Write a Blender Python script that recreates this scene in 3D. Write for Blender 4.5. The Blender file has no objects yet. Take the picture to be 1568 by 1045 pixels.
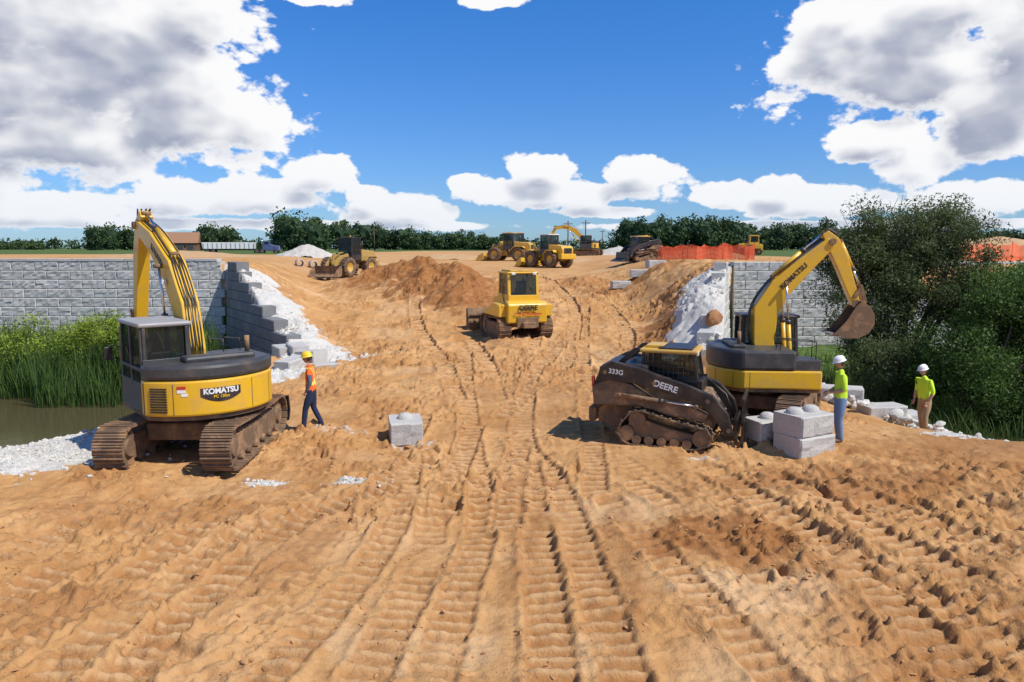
import bpy, bmesh, math, random
import numpy as np
from mathutils import Vector, Matrix
random.seed(7); rng=np.random.default_rng(7)
S=bpy.context.scene; COL=S.collection
S.view_settings.view_transform='Standard'; S.view_settings.look='None'; S.view_settings.exposure=0
R=math.radians
# ------------------------------------------------------------------ node helpers
def N(nt,t,**k):
    n=nt.nodes.new(t)
    for a,b in k.items(): setattr(n,a,b)
    return n
def setin(nt,sock,v):
    if v is None: return
    if isinstance(v,bpy.types.NodeSocket): nt.links.new(v,sock)
    else: sock.default_value=v
def Mt(nt,op,a,b=None,c=None,clamp=False):
    n=N(nt,'ShaderNodeMath',operation=op,use_clamp=clamp)
    for i,v in enumerate((a,b,c)): setin(nt,n.inputs[i],v)
    return n.outputs[0]
def Sm(nt,v,a,b,o0=0.,o1=1.):
    n=N(nt,'ShaderNodeMapRange',interpolation_type='SMOOTHSTEP')
    setin(nt,n.inputs[0],v); n.inputs[1].default_value=a; n.inputs[2].default_value=b
    n.inputs[3].default_value=o0; n.inputs[4].default_value=o1
    return n.outputs[0]
def Mix(nt,f,a,b,bt='MIX'):
    n=N(nt,'ShaderNodeMix',data_type='RGBA',blend_type=bt)
    setin(nt,n.inputs[0],f)
    for s,v in ((n.inputs[6],a),(n.inputs[7],b)):
        if isinstance(v,(tuple,list)) and len(v)==3: v=(*v,1)
        setin(nt,s,v)
    return n.outputs[2]
def Noise(nt,vec,sc,det=4,ro=.55):
    n=N(nt,'ShaderNodeTexNoise'); n.inputs['Scale'].default_value=sc; n.inputs['Detail'].default_value=det
    n.inputs['Roughness'].default_value=ro
    if vec is not None: nt.links.new(vec,n.inputs['Vector'])
    return n.outputs[0]
def newmat(name):
    m=bpy.data.materials.new(name); m.use_nodes=True
    nt=m.node_tree; b=nt.nodes['Principled BSDF']
    return m,nt,b
DUST=(.42,.25,.13)
def paint(name,col,rough=.4,metal=0.,dirt=.3,dcol=DUST,bump=.0,sc=3.,coat=0,lowdirt=0.):
    m,nt,b=newmat(name)
    tc=N(nt,'ShaderNodeTexCoord').outputs['Object']
    n1=Noise(nt,tc,sc,5,.65); n2=Noise(nt,tc,sc*7,3,.6)
    f=Mt(nt,'MULTIPLY',Sm(nt,n1,.42,.72),dirt*1.3,clamp=True)
    f=Mt(nt,'ADD',f,Mt(nt,'MULTIPLY',n2,dirt*.35),clamp=True)
    c=Mix(nt,f,col,dcol)
    nt.links.new(c,b.inputs['Base Color'])
    r=Mt(nt,'ADD',Mt(nt,'MULTIPLY',f,.5),rough,clamp=True); nt.links.new(r,b.inputs['Roughness'])
    b.inputs['Metallic'].default_value=metal
    if coat: b.inputs['Coat Weight'].default_value=coat
    if bump:
        bp=N(nt,'ShaderNodeBump'); bp.inputs['Strength'].default_value=bump; bp.inputs['Distance'].default_value=.02
        nt.links.new(n2,bp.inputs['Height']); nt.links.new(bp.outputs[0],b.inputs['Normal'])
    return m
YEL=paint('yellow_paint',(.72,.41,.012),.32,0,.24,coat=.2)
YELD=paint('yellow_paint_dusty',(.60,.36,.04),.45,0,.55)
DARK=paint('dark_grey_paint',(.04,.042,.045),.4,0,.2,(.22,.16,.11))
BLACK=paint('black_paint',(.014,.014,.015),.35,0,.2,(.22,.14,.09))
CHAR=paint('loader_black',(.013,.013,.014),.36,0,.2,(.22,.14,.08))
MUD=paint('muddy_steel',(.14,.09,.055),.75,.1,.75,(.38,.22,.11),.5)
STEEL=paint('worn_steel',(.30,.27,.24),.4,.7,.45)
CHROME=paint('rod_chrome',(.7,.7,.7),.15,1.,.08)
RUB=paint('rubber',(.02,.02,.02),.8,0,.5,(.2,.13,.08),.4)
RUBM=paint('rubber_muddy',(.07,.05,.035),.85,0,.8,(.30,.18,.09),.5)
WHITE=paint('white_paint',(.75,.75,.73),.4,0,.1)
GREYP=paint('light_grey_paint',(.30,.31,.32),.4,0,.2)
BLUE=paint('blue_paint',(.02,.07,.22),.35,0,.3)
RED=paint('red_paint',(.5,.03,.02),.4,0,.1)
LAMP=paint('lamp_lens',(.7,.68,.6),.15,0,.05)
def glassmat():
    m,nt,b=newmat('tinted_glass')
    b.inputs['Base Color'].default_value=(.02,.028,.03,1); b.inputs['Roughness'].default_value=.04
    t=N(nt,'ShaderNodeBsdfTransparent'); t.inputs[0].default_value=(.55,.62,.6,1)
    mx=N(nt,'ShaderNodeMixShader'); mx.inputs[0].default_value=.5
    nt.links.new(t.outputs[0],mx.inputs[1]); nt.links.new(b.outputs[0],mx.inputs[2])
    nt.links.new(mx.outputs[0],nt.nodes['Material Output'].inputs[0]); return m
GLASS=glassmat()
# ------------------------------------------------------------------ mesh helpers
def empty(name,loc=(0,0,0),rz=0,sc=1,tilt=(0,0)):
    o=bpy.data.objects.new(name,None); COL.objects.link(o); o.location=loc
    o.rotation_euler=(tilt[0],tilt[1],rz); o.scale=(sc,)*3; o.empty_display_size=.3; return o
def mobj(name,V,F,mat,par=None,smooth=False,bevel=0,loc=None,rot=None):
    me=bpy.data.meshes.new(name); me.from_pydata([tuple(v) for v in V],[],[tuple(f) for f in F]); me.update()
    if mat: me.materials.append(mat)
    o=bpy.data.objects.new(name,me); COL.objects.link(o)
    if par: o.parent=par
    if loc: o.location=loc
    if rot: o.rotation_euler=rot
    if smooth:
        for p in me.polygons: p.use_smooth=True
    if bevel:
        b=o.modifiers.new('bevel','BEVEL'); b.width=bevel; b.segments=2; b.limit_method='ANGLE'; b.angle_limit=R(35)
    return o
def fixn(o):
    bm=bmesh.new(); bm.from_mesh(o.data); bmesh.ops.recalc_face_normals(bm,faces=bm.faces); bm.to_mesh(o.data); bm.free(); return o
def box(name,x0,x1,y0,y1,z0,z1,mat,par,bevel=.02,rot=None,loc=None):
    V=[(x,y,z) for x in(x0,x1) for y in(y0,y1) for z in(z0,z1)]
    F=[(0,1,3,2),(4,6,7,5),(0,4,5,1),(2,3,7,6),(0,2,6,4),(1,5,7,3)]
    return mobj(name,V,F,mat,par,bevel=bevel,rot=rot,loc=loc)
def prism(name,pts,y0,y1,mat,par,bevel=.02):
    n=len(pts); V=[(x,y0,z) for x,z in pts]+[(x,y1,z) for x,z in pts]
    F=[tuple(range(n)),tuple(range(2*n-1,n-1,-1))]+[(i,i+n,(i+1)%n+n,(i+1)%n) for i in range(n)]
    return fixn(mobj(name,V,F,mat,par,bevel=bevel))
def plate(name,pts,z0,z1,mat,par,bevel=.02,smooth=False):
    n=len(pts); V=[(x,y,z0) for x,y in pts]+[(x,y,z1) for x,y in pts]
    F=[tuple(range(n)),tuple(range(2*n-1,n-1,-1))]+[(i,i+n,(i+1)%n+n,(i+1)%n) for i in range(n)]
    return fixn(mobj(name,V,F,mat,par,bevel=bevel))
def tubegeo(P,rad,seg=10):
    P=[Vector(p) for p in P]; V=[];F=[]
    for i,p in enumerate(P):
        d=(P[min(i+1,len(P)-1)]-P[max(i-1,0)]).normalized()
        a=Vector((0,0,1)) if abs(d.z)<.9 else Vector((1,0,0))
        u=d.cross(a).normalized(); w=d.cross(u)
        r=rad[i] if isinstance(rad,(list,tuple)) else rad
        for k in range(seg):
            t=2*math.pi*k/seg; V.append(p+u*(r*math.cos(t))+w*(r*math.sin(t)))
    for i in range(len(P)-1):
        for k in range(seg):
            a=i*seg+k;b=i*seg+(k+1)%seg; F.append((a,b,b+seg,a+seg))
    F.append(tuple(range(seg))[::-1]); F.append(tuple(range((len(P)-1)*seg,len(P)*seg)))
    return V,F
def tube(name,P,rad,mat,par,seg=10,smooth=True):
    V,F=tubegeo(P,rad,seg); o=mobj(name,V,F,mat,par,smooth=smooth); fixn(o)
    for p in o.data.polygons:
        if len(p.vertices)>4: p.use_smooth=False
    return o
def cyl(name,a,b,r,mat,par,seg=16): return tube(name,[a,b],r,mat,par,seg)
def lathe(name,prof,mat,par,loc,seg=32):
    V=[];F=[];n=len(prof)
    for k in range(seg):
        t=2*math.pi*k/seg
        for r,y in prof: V.append((r*math.cos(t),y,r*math.sin(t)))
    for k in range(seg):
        for j in range(n-1):
            a=k*n+j;b=((k+1)%seg)*n+j; F.append((a,b,b+1,a+1))
    o=mobj(name,V,F,mat,par,smooth=True,loc=loc); return fixn(o)
def multi(name,parts,mat,par,smooth=False,bevel=0):
    V=[];F=[]
    for v,f in parts:
        o=len(V); V+=list(v); F+=[tuple(i+o for i in q) for q in f]
    return fixn(mobj(name,V,F,mat,par,smooth,bevel))
def boxgeo(c,s,M=None):
    V=[Vector((c[0]+dx*s[0]/2,c[1]+dy*s[1]/2,c[2]+dz*s[2]/2)) for dx in(-1,1) for dy in(-1,1) for dz in(-1,1)]
    if M: V=[M@v for v in V]
    return V,[(0,1,3,2),(4,6,7,5),(0,4,5,1),(2,3,7,6),(0,2,6,4),(1,5,7,3)]
def fastmesh(name,V,Q,mat,smooth=False,col=None,par=None):
    V=np.asarray(V,np.float32); Q=np.asarray(Q,np.int32)
    me=bpy.data.meshes.new(name); me.vertices.add(len(V)); me.vertices.foreach_set('co',V.ravel())
    k=Q.shape[1]; me.loops.add(Q.size); me.loops.foreach_set('vertex_index',Q.ravel())
    me.polygons.add(len(Q)); me.polygons.foreach_set('loop_start',np.arange(0,Q.size,k,dtype=np.int32))
    me.polygons.foreach_set('loop_total',np.full(len(Q),k,np.int32))
    me.polygons.foreach_set('use_smooth',np.full(len(Q),smooth,bool))
    me.update(calc_edges=True)
    if col is not None:
        a=me.color_attributes.new('mask','FLOAT_COLOR','POINT'); a.data.foreach_set('color',np.asarray(col,np.float32).ravel())
    me.materials.append(mat)
    o=bpy.data.objects.new(name,me); COL.objects.link(o)
    if par: o.parent=par
    return o
def text(s,size,mat,par,loc=(0,0,0),rot=(0,0,0),bend=None,name='lettering',bold=.0):
    c=bpy.data.curves.new('t','FONT'); c.body=s; c.size=size; c.align_x='CENTER'; c.align_y='CENTER'; c.extrude=.004; c.offset=bold
    o=bpy.data.objects.new('t',c); COL.objects.link(o); bpy.context.view_layer.update()
    me=bpy.data.meshes.new_from_object(o.evaluated_get(bpy.context.evaluated_depsgraph_get()))
    bpy.data.objects.remove(o)
    if bend:
        Rr,a0,z0=bend
        for v in me.vertices:
            t=a0+v.co.x/Rr; r=Rr+v.co.z; z=z0+v.co.y; v.co=(r*math.cos(t),r*math.sin(t),z)
    me.materials.clear(); me.materials.append(mat)
    ob=bpy.data.objects.new(name,me); COL.objects.link(ob); ob.parent=par
    if not bend: ob.location=loc; ob.rotation_euler=rot
    return ob
# ------------------------------------------------------------------ noise (numpy)
def h2(ix,iy,seed):
    n=(ix.astype(np.int64)*374761393+iy.astype(np.int64)*668265263+seed*1442695041)&0xffffffff
    n=((n^(n>>13))*1274126177)&0xffffffff
    return ((n^(n>>16))&0xffff)/65535.
def vn(x,y,seed=0):
    xi=np.floor(x);yi=np.floor(y);fx=x-xi;fy=y-yi
    fx=fx*fx*fx*(fx*(fx*6-15)+10);fy=fy*fy*fy*(fy*(fy*6-15)+10)
    a=h2(xi,yi,seed);b=h2(xi+1,yi,seed);c=h2(xi,yi+1,seed);d=h2(xi+1,yi+1,seed)
    return (a+(b-a)*fx)*(1-fy)+(c+(d-c)*fx)*fy
def fbm(x,y,oct=4,seed=0,ro=.5):
    s=0;a=1;t=0
    for o in range(oct):
        c,sn=math.cos(.6*o),math.sin(.6*o)
        s=s+a*(vn((x*c-y*sn)*2**o+o*17.3,(x*sn+y*c)*2**o-o*9.1,seed+o)-.5)*2;t+=a;a*=ro
    return s/t
def ss(a,b,x):
    t=np.clip((x-a)/(b-a),0,1);return t*t*(3-2*t)
# ------------------------------------------------------------------ terrain
LP=[(-80,9),(-12,13.2),(-9.7,16.3),(-8.9,20),(-8.3,28.)]
LPOLY=LP+[(-14.2,37.35),(-80,37.35)]
RP=[(80,11.5),(12.5,15.),(9.0,17.3),(8.3,21.5),(7.2,25)]
RPOLY=RP+[(10.5,36.35),(80,38.35)]
def inpoly(x,y,P):
    ins=np.zeros(x.shape,bool)
    for i in range(len(P)):
        (x1,y1),(x2,y2)=P[i],P[i-1]
        if y1==y2: continue
        c=((y1>y)!=(y2>y))&(x<(x2-x1)*(y-y1)/(y2-y1)+x1); ins^=c
    return ins
def dpoly(x,y,P):
    d=np.full(x.shape,1e9)
    for (x1,y1),(x2,y2) in zip(P[:-1],P[1:]):
        vx,vy=x2-x1,y2-y1; t=np.clip(((x-x1)*vx+(y-y1)*vy)/(vx*vx+vy*vy),0,1)
        d=np.minimum(d,np.hypot(x-x1-t*vx,y-y1-t*vy))
    return d
def WL(y): return np.interp(y,[25,28.5,31.5,33.8,37,60,110],[.2,.5,1.3,2.45,3.6,3.3,3.4])
def WR(y): return np.interp(y,[22,25,27,30,36,60,110],[.1,.9,1.3,2.2,3.55,3.4,3.4])
def XL(y): return np.interp(y,[28,37.35,60,90],[-8.3,-14.2,-21,-30])
def XR(y): return np.interp(y,[25,36.35,60],[7.2,10.5,13])
def hbase(x,y,fine=True):
    c=np.interp(y,[-50,14,20,26,33,45,60,72,90,110],[0,0,.06,.25,.62,1.35,2.15,2.5,3.05,3.4])
    c=c+.12*fbm(x/5,y/5,2,3)*ss(120,60,y)
    xl=XL(y); xr=XR(y)
    wl=np.interp(y,[28,37,60],[2.5,5.5,6]); wr=np.interp(y,[24,37,60],[2.,4.5,7])
    h=c+(WL(y)-c)*(1-ss(0,1,(x-xl)/wl)); h=h+(WR(y)-h)*(1-ss(0,1,(xr-x)/wr))
    m=1.75*np.exp(-((x+7.0)/4.)**2-((y-51.)/4.5)**2)+1.55*np.exp(-((x+4.0)/3.)**2-((y-45.5)/4.)**2)+1.1*np.exp(-((x+2.4)/2.2)**2-((y-40.5)/3.2)**2)
    m=m+.55*np.exp(-((x-.8)/2.4)**2-((y-52)/3.)**2)
    m=m+.7*np.exp(-((x-7.3)/1.3)**2-((y-30.)/2.5)**2)+.8*np.exp(-((x-8.2)/2.4)**2-((y-45)/3.)**2)+.6*np.exp(-((x-5.2)/1.5)**2-((y-52)/4.)**2)
    h=h+m*(1+.4*fbm(x*.9,y*.9,3,8))
    h=h+.12*fbm(x/2.3,y/2.3,3,11)*ss(60,25,y)
    for P,poly,w in((LP,LPOLY,6.),(RP,RPOLY,5.5)):
        ins=inpoly(x,y,poly); dd=dpoly(x,y,P)
        low=.08+.08*fbm(x/2,y/2,2,5)
        ch=low+(-1.75-low)*ss(0,1,dd/w)+1.3*ss(30,36,y)+.12*fbm(x/1.1,y/1.1,3,21)
        h=np.where(ins,ch,h)
    return h
def axis_x():
    p=[0.]; 
    while p[-1]<3500:
        x=p[-1]; p.append(x+(.030 if x<9 else .030+.024*(x-9)))
    p=np.array(p); return np.concatenate([-p[::-1][:-1],p])
def axis_y():
    p=[6.2]
    while p[-1]<4500:
        y=p[-1]; p.append(y+(.021*(y/7)**.85 if y<60 else .14+.03*(y-60)))
    lo=[-60,-40,-20,-10,-5,-2,0,2,3.5,4.5,5.2,5.6,5.9,6.05]
    return np.concatenate([lo,p])
AX=axis_x();AY=axis_y()
X,Y=np.meshgrid(AX,AY); Z=hbase(X,Y); ZB=Z.copy()
insL=inpoly(X,Y,LPOLY);insR=inpoly(X,Y,RPOLY);ins=insL|insR
near=ss(80,35,Y)*ss(30,16,np.abs(X))*(~ins)
rough=ss(-.2,.3,fbm(X/2.7,Y/2.7,3,31))
rough=np.maximum(rough,ss(2,4.5,X)*ss(17,12,Y)*.9)
rough=np.maximum(rough,ss(-1.5,-5,X)*ss(14,9,Y)*.7)
wx=X+.35*fbm(X*.8,Y*.8,3,35);wy=Y+.35*fbm(X*.8,Y*.8,3,36)
rid=1-np.abs(fbm(wx*1.6,wy*1.6,4,41,.55))*2.2
Zd=.07*rough*np.clip(rid,0,1)**2+.05*fbm(wx*3.1,wy*3.1,4,51,.6)*(.3+rough)
streak=fbm((X+.5*np.sin(Y*.25))*2.6,Y*.28,3,55)
Zd+=.035*streak*ss(60,20,Y)
cl=np.clip(fbm(wx*5.5,wy*5.5,3,61,.6)-.06,0,1)
Zd+=.22*cl*rough
cl2=np.clip(fbm(X*13,Y*13,2,63)-.1,0,1)*ss(22,12,Y); Zd+=.06*cl2*rough
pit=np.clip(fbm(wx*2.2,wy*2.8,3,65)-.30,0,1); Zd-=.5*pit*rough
mid=ss(18,28,Y)*ss(85,60,Y)
Zd+=mid*(.20*fbm(wx*.7,wy*.5,4,57)+.14*np.clip(1-np.abs(fbm(wx*.55,wy*.8,3,58))*3,0,1))
Z+=Zd*near
TRK=np.zeros_like(Z); GRV_SHADE=np.zeros_like(Z); EDGE=[]
def catmull(P,n=8):
    P=[np.array(p,float) for p in P]; P=[2*P[0]-P[1]]+P+[2*P[-1]-P[-2]]; out=[]
    for i in range(1,len(P)-2):
        for k in range(n):
            t=k/n; a,b,c,d=P[i-1:i+3]
            out.append(.5*((2*b)+(-a+c)*t+(2*a-5*b+4*c-d)*t*t+(-a+3*b-3*c+d)*t**3))
    out.append(P[-2]); return out
def belt(P,w=.48,dep=.05,per=.27,gr=.07,fade=1.,bar=.36):
    C=catmull(P); A=np.array(C)
    ix=(AX>A[:,0].min()-.8)&(AX<A[:,0].max()+.8); iy=(AY>A[:,1].min()-.3)&(AY<A[:,1].max()+.3)
    I=np.ix_(iy,ix); x=X[I];y=Y[I]; best=np.full(x.shape,1e9); sv=np.zeros(x.shape); s0=0; lat=np.zeros(x.shape)
    for a,b in zip(C[:-1],C[1:]):
        v=b-a;L=np.hypot(*v)+1e-9; t=((x-a[0])*v[0]+(y-a[1])*v[1])/L**2; tc=np.clip(t,0,1)
        d=np.hypot(x-a[0]-tc*v[0],y-a[1]-tc*v[1]); m=d<best; best=np.where(m,d,best); sv=np.where(m,s0+tc*L,sv); s0+=L
        if a[1]<22:
            nrm=np.array([-v[1],v[0]])/L
            for _ in range(int(L*16*fade)):
                sd_=random.choice((-1,1)); EDGE.append(a+v*random.random()+nrm*sd_*(w/2+random.gauss(.09,.06)))
    pres=ss(-.65,-.2,fbm(x/1.3+P[0][0]*3,y/1.3,2,91))*(.4+.6*fade)*(fade if fade<.6 else 1)
    far=A[:,1].mean()>20
    pw=per*(1.8 if far else 1.)
    wob=best+.03*fbm(x*3,y*3,3,93)
    inm=1-ss(w/2-.03,w/2+.03,wob)
    ph=(sv/pw+.10*fbm(x*2.5,y*2.5,2,94))%1
    g=ss(0,.14,ph)*(1-ss(bar,bar+.14,ph))*(.65+.35*vn(x*6,y*6,97))
    hgt=gr*(1.5 if far else 1.)
    dz=inm*pres*(-dep+hgt*g)+inm*.014*fbm(x*9,y*9,2,96)
    berm=.05*np.exp(-((wob-w/2-.07)/.055)**2)*(vn(x*6,y*6,95))**1.2*1.6*pres
    zz=Z[I]; base=ZB[I]+.35*(zz-ZB[I])
    Z[I]=zz*(1-inm*pres)+base*(inm*pres)+dz+berm
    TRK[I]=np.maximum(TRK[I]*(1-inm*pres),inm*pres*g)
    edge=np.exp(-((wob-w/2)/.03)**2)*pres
    GRV_SHADE[I]=np.maximum(GRV_SHADE[I]*(1-inm*pres),np.maximum(inm*pres*(1-g),edge*.9))  # mask for shade painted into tread grooves and belt edges
B=belt
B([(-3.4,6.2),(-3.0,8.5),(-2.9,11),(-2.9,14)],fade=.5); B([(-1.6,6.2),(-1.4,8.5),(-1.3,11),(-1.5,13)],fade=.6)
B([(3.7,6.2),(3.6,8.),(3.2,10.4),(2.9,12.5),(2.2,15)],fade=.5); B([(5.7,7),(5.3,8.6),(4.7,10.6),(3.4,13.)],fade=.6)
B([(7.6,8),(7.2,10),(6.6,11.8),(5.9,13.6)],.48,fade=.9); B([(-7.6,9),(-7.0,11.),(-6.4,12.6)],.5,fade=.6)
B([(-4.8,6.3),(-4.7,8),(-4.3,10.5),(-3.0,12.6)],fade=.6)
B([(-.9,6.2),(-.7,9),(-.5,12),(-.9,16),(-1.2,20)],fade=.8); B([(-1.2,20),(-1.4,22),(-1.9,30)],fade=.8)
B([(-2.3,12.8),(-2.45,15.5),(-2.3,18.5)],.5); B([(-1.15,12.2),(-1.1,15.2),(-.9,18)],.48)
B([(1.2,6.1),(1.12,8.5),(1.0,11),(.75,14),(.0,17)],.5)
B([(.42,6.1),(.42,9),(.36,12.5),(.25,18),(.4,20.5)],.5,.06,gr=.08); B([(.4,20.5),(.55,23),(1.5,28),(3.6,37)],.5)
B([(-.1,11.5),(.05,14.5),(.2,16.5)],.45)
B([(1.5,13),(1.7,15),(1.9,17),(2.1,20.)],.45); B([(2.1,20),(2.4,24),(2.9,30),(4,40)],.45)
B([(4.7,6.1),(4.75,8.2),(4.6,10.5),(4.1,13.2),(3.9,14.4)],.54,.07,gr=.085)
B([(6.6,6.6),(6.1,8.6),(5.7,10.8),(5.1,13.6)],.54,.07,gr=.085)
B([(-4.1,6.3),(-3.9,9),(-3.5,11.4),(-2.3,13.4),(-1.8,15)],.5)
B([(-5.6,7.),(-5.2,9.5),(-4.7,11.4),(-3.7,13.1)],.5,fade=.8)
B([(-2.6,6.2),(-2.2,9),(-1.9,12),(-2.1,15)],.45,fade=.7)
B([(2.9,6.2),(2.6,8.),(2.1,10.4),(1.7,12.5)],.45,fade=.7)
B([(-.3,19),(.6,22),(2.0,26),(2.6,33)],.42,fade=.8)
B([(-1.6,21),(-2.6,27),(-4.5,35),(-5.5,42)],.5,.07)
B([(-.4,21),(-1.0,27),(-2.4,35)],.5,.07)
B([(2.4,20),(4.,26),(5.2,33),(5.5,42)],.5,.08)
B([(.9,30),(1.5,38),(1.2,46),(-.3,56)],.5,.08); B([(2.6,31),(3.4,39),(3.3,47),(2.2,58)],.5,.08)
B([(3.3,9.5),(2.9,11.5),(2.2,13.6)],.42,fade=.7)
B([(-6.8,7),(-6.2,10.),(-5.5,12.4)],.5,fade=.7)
Z+=(.018*fbm(X*11,Y*11,2,71)*ss(20,9,Y)+.012*fbm(X*5,Y*5,3,73))*near
def blob(cx,cy,rx,ry=None,k=.9):
    ry=ry or rx; d=np.sqrt(((X-cx)/rx)**2+((Y-cy)/ry)**2)+.45*fbm(X*1.5,Y*1.5,4,101,.6)
    return ss(1.05,.75,d)*k
Rm=np.maximum.reduce([blob(-10.6,16.2,3.0,2.1),blob(-10.8,14.2,2.8,1.4,.95),blob(-9.2,15.3,1.5,1.3,.9),blob(-9.0,19.0,1.7,3.2,.85),blob(-8.2,16.6,1.2,1.8,.8),blob(-13,15.8,3.4,1.8),blob(-4.65,13.4,.5,.22,.75),blob(-2.95,13.45,.5,.15,.75),blob(-4.0,17.3,.9,.4,.4),
  blob(-2.2,16.3,.6,.25,.4),blob(11.6,16.8,2.0,.7,.8),blob(3.9,14.9,.7,.15,.4)])
xl=XL(Y);xr=XR(Y)
u=(X-xl)+.9*fbm(X/.9,Y/.9,4,111,.6); Rm=np.maximum(Rm,ss(2.8,1.4,u)*(Y>26.3)*(Y<38)*ss(-.5,0,X-xl)*.9)
u=(xr-X)+.9*fbm(X/.9,Y/.9,4,112,.6); Rm=np.maximum(Rm,ss(2.7,1.5,u)*(Y>25.5)*(Y<37)*ss(-.5,0,xr-X)*.85)
Rm=np.maximum(Rm,blob(-7.3,27.2,2.3,.8,.9)); Rm=np.maximum(Rm,blob(-7.6,24,1.,1.6,.7))
Rm=np.maximum(Rm,ss(-.2,.3,fbm(X/9,Y/9,3,120))*ss(62,80,Y)*ss(260,150,Y)*.2)
Gm=np.maximum.reduce([blob(3.2,10.8,1.25,1.0,.9),blob(-6,50,6,5.,1.),blob(-4,45,4,5.,1.),blob(-2.2,40,3,3.5,1.),blob(7,31,1.8,4.5,.9),blob(.2,22,2.5,1.5,.4),blob(6.5,13.4,2.8,1.3,.7),
  blob(10.2,15.0,3,1.6,.6),blob(8.0,46,4,3.,.8),blob(-6.,11.8,2.2,.8,.5),blob(5.,52,2,4,.6),blob(-5.8,8.6,1.2,.7,.5),blob(1,18.5,2.5,1.2,.35)])
Gm=np.maximum(Gm,.6*ss(.05,.5,fbm(X/1.9,Y/1.9,4,131))*near*rough)
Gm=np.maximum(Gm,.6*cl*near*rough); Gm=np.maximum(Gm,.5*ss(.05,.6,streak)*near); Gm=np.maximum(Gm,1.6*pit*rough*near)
Gm=np.maximum(Gm,.62*GRV_SHADE*near)  # groove shade goes into the soil colour through the dark channel
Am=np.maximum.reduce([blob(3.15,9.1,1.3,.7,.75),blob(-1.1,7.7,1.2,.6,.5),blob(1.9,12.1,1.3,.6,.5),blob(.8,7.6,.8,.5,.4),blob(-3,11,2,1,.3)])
Am=np.maximum(Am,.4*ss(.0,.5,fbm(X/3.1,Y/2.5,3,141))*(1-rough)); Am=np.maximum(Am*(1-.7*GRV_SHADE),.55*TRK*near)
Bm=ss(112,125,Y+4*fbm(X/9,Y/9,2,151))*ss(-30,-36,X+6*fbm(Y/20,X/20,2,3))
Bm=np.maximum(Bm,ss(240,260,Y)); Bm=np.maximum(Bm,ss(28,34,X)*ss(60,75,Y)*.7)
Bm=np.maximum(Bm,ins*ss(-.9,-1.5,Z)*.9*(~insL|(Y>24))); Bm=np.maximum(Bm,insR*ss(1.8,3.6,dpoly(X,Y,RP))*.95*(X>9.5))
Bm=np.maximum(Bm,insL*ss(8,9.5,dpoly(X,Y,LP)))
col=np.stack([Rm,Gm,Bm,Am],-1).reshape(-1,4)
nx=len(AX);ny=len(AY); idx=np.arange(nx*ny).reshape(ny,nx)
Q=np.stack([idx[:-1,:-1],idx[:-1,1:],idx[1:,1:],idx[1:,:-1]],-1).reshape(-1,4)
def groundmat():
    m,nt,b=newmat('sandy_soil'); g=N(nt,'ShaderNodeNewGeometry').outputs['Position']
    at=N(nt,'ShaderNodeAttribute',attribute_name='mask'); sp=N(nt,'ShaderNodeSeparateColor'); nt.links.new(at.outputs['Color'],sp.inputs[0])
    n1=Noise(nt,g,.45,4,.6);n2=Noise(nt,g,3.5,5,.65);n3=Noise(nt,g,28,4,.7);n4=Noise(nt,g,140,2,.6)
    c=Mix(nt,Sm(nt,n1,.35,.65),(.49,.255,.092),(.59,.34,.145))
    c=Mix(nt,Sm(nt,n2,.38,.68,0,.6),c,(.40,.19,.065))
    c=Mix(nt,Sm(nt,n3,.45,.75,0,.4),c,(.64,.40,.20))
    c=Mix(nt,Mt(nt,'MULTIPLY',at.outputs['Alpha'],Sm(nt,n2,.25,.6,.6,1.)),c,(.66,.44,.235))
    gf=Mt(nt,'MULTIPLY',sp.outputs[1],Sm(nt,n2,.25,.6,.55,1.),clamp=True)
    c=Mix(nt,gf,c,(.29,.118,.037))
    wcol=Mix(nt,Sm(nt,n3,.3,.7),(.45,.42,.36),(.70,.67,.61))
    c=Mix(nt,Sm(nt,Mt(nt,'ADD',sp.outputs[0],Mt(nt,'MULTIPLY',Mt(nt,'SUBTRACT',n2,.5),1.1)),.35,.62),c,wcol)
    gcol=Mix(nt,Sm(nt,n2,.3,.7),(.045,.085,.018),(.12,.17,.045))
    c=Mix(nt,Sm(nt,Mt(nt,'ADD',sp.outputs[2],Mt(nt,'MULTIPLY',Mt(nt,'SUBTRACT',n2,.5),.4)),.3,.6),c,gcol)
    c=Mix(nt,.3,c,Mix(nt,n4,(.75,.75,.75),(1.22,1.22,1.22)),'MULTIPLY')
    nt.links.new(c,b.inputs['Base Color']); b.inputs['Roughness'].default_value=.95
    b.inputs['Specular IOR Level'].default_value=.15
    hgt=Mt(nt,'ADD',Mt(nt,'MULTIPLY',n3,1.),Mt(nt,'MULTIPLY',n4,.35))
    hgt=Mt(nt,'ADD',hgt,Mt(nt,'MULTIPLY',n2,1.6))
    bp=N(nt,'ShaderNodeBump'); bp.inputs['Strength'].default_value=1.; bp.inputs['Distance'].default_value=.018
    nt.links.new(hgt,bp.inputs['Height']); nt.links.new(bp.outputs[0],b.inputs['Normal'])
    return m
GMAT=groundmat()
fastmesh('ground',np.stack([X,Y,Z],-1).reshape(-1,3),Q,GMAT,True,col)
def hz(x,y):
    x=np.atleast_1d(np.asarray(x,float));y=np.atleast_1d(np.asarray(y,float))
    i=np.clip(np.searchsorted(AX,x)-1,0,nx-2);j=np.clip(np.searchsorted(AY,y)-1,0,ny-2)
    fx=(x-AX[i])/(AX[i+1]-AX[i]);fy=(y-AY[j])/(AY[j+1]-AY[j])
    return (Z[j,i]*(1-fx)+Z[j,i+1]*fx)*(1-fy)+(Z[j+1,i]*(1-fx)+Z[j+1,i+1]*fx)*fy
def gz(x,y): return float(hz(x,y)[0])
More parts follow.
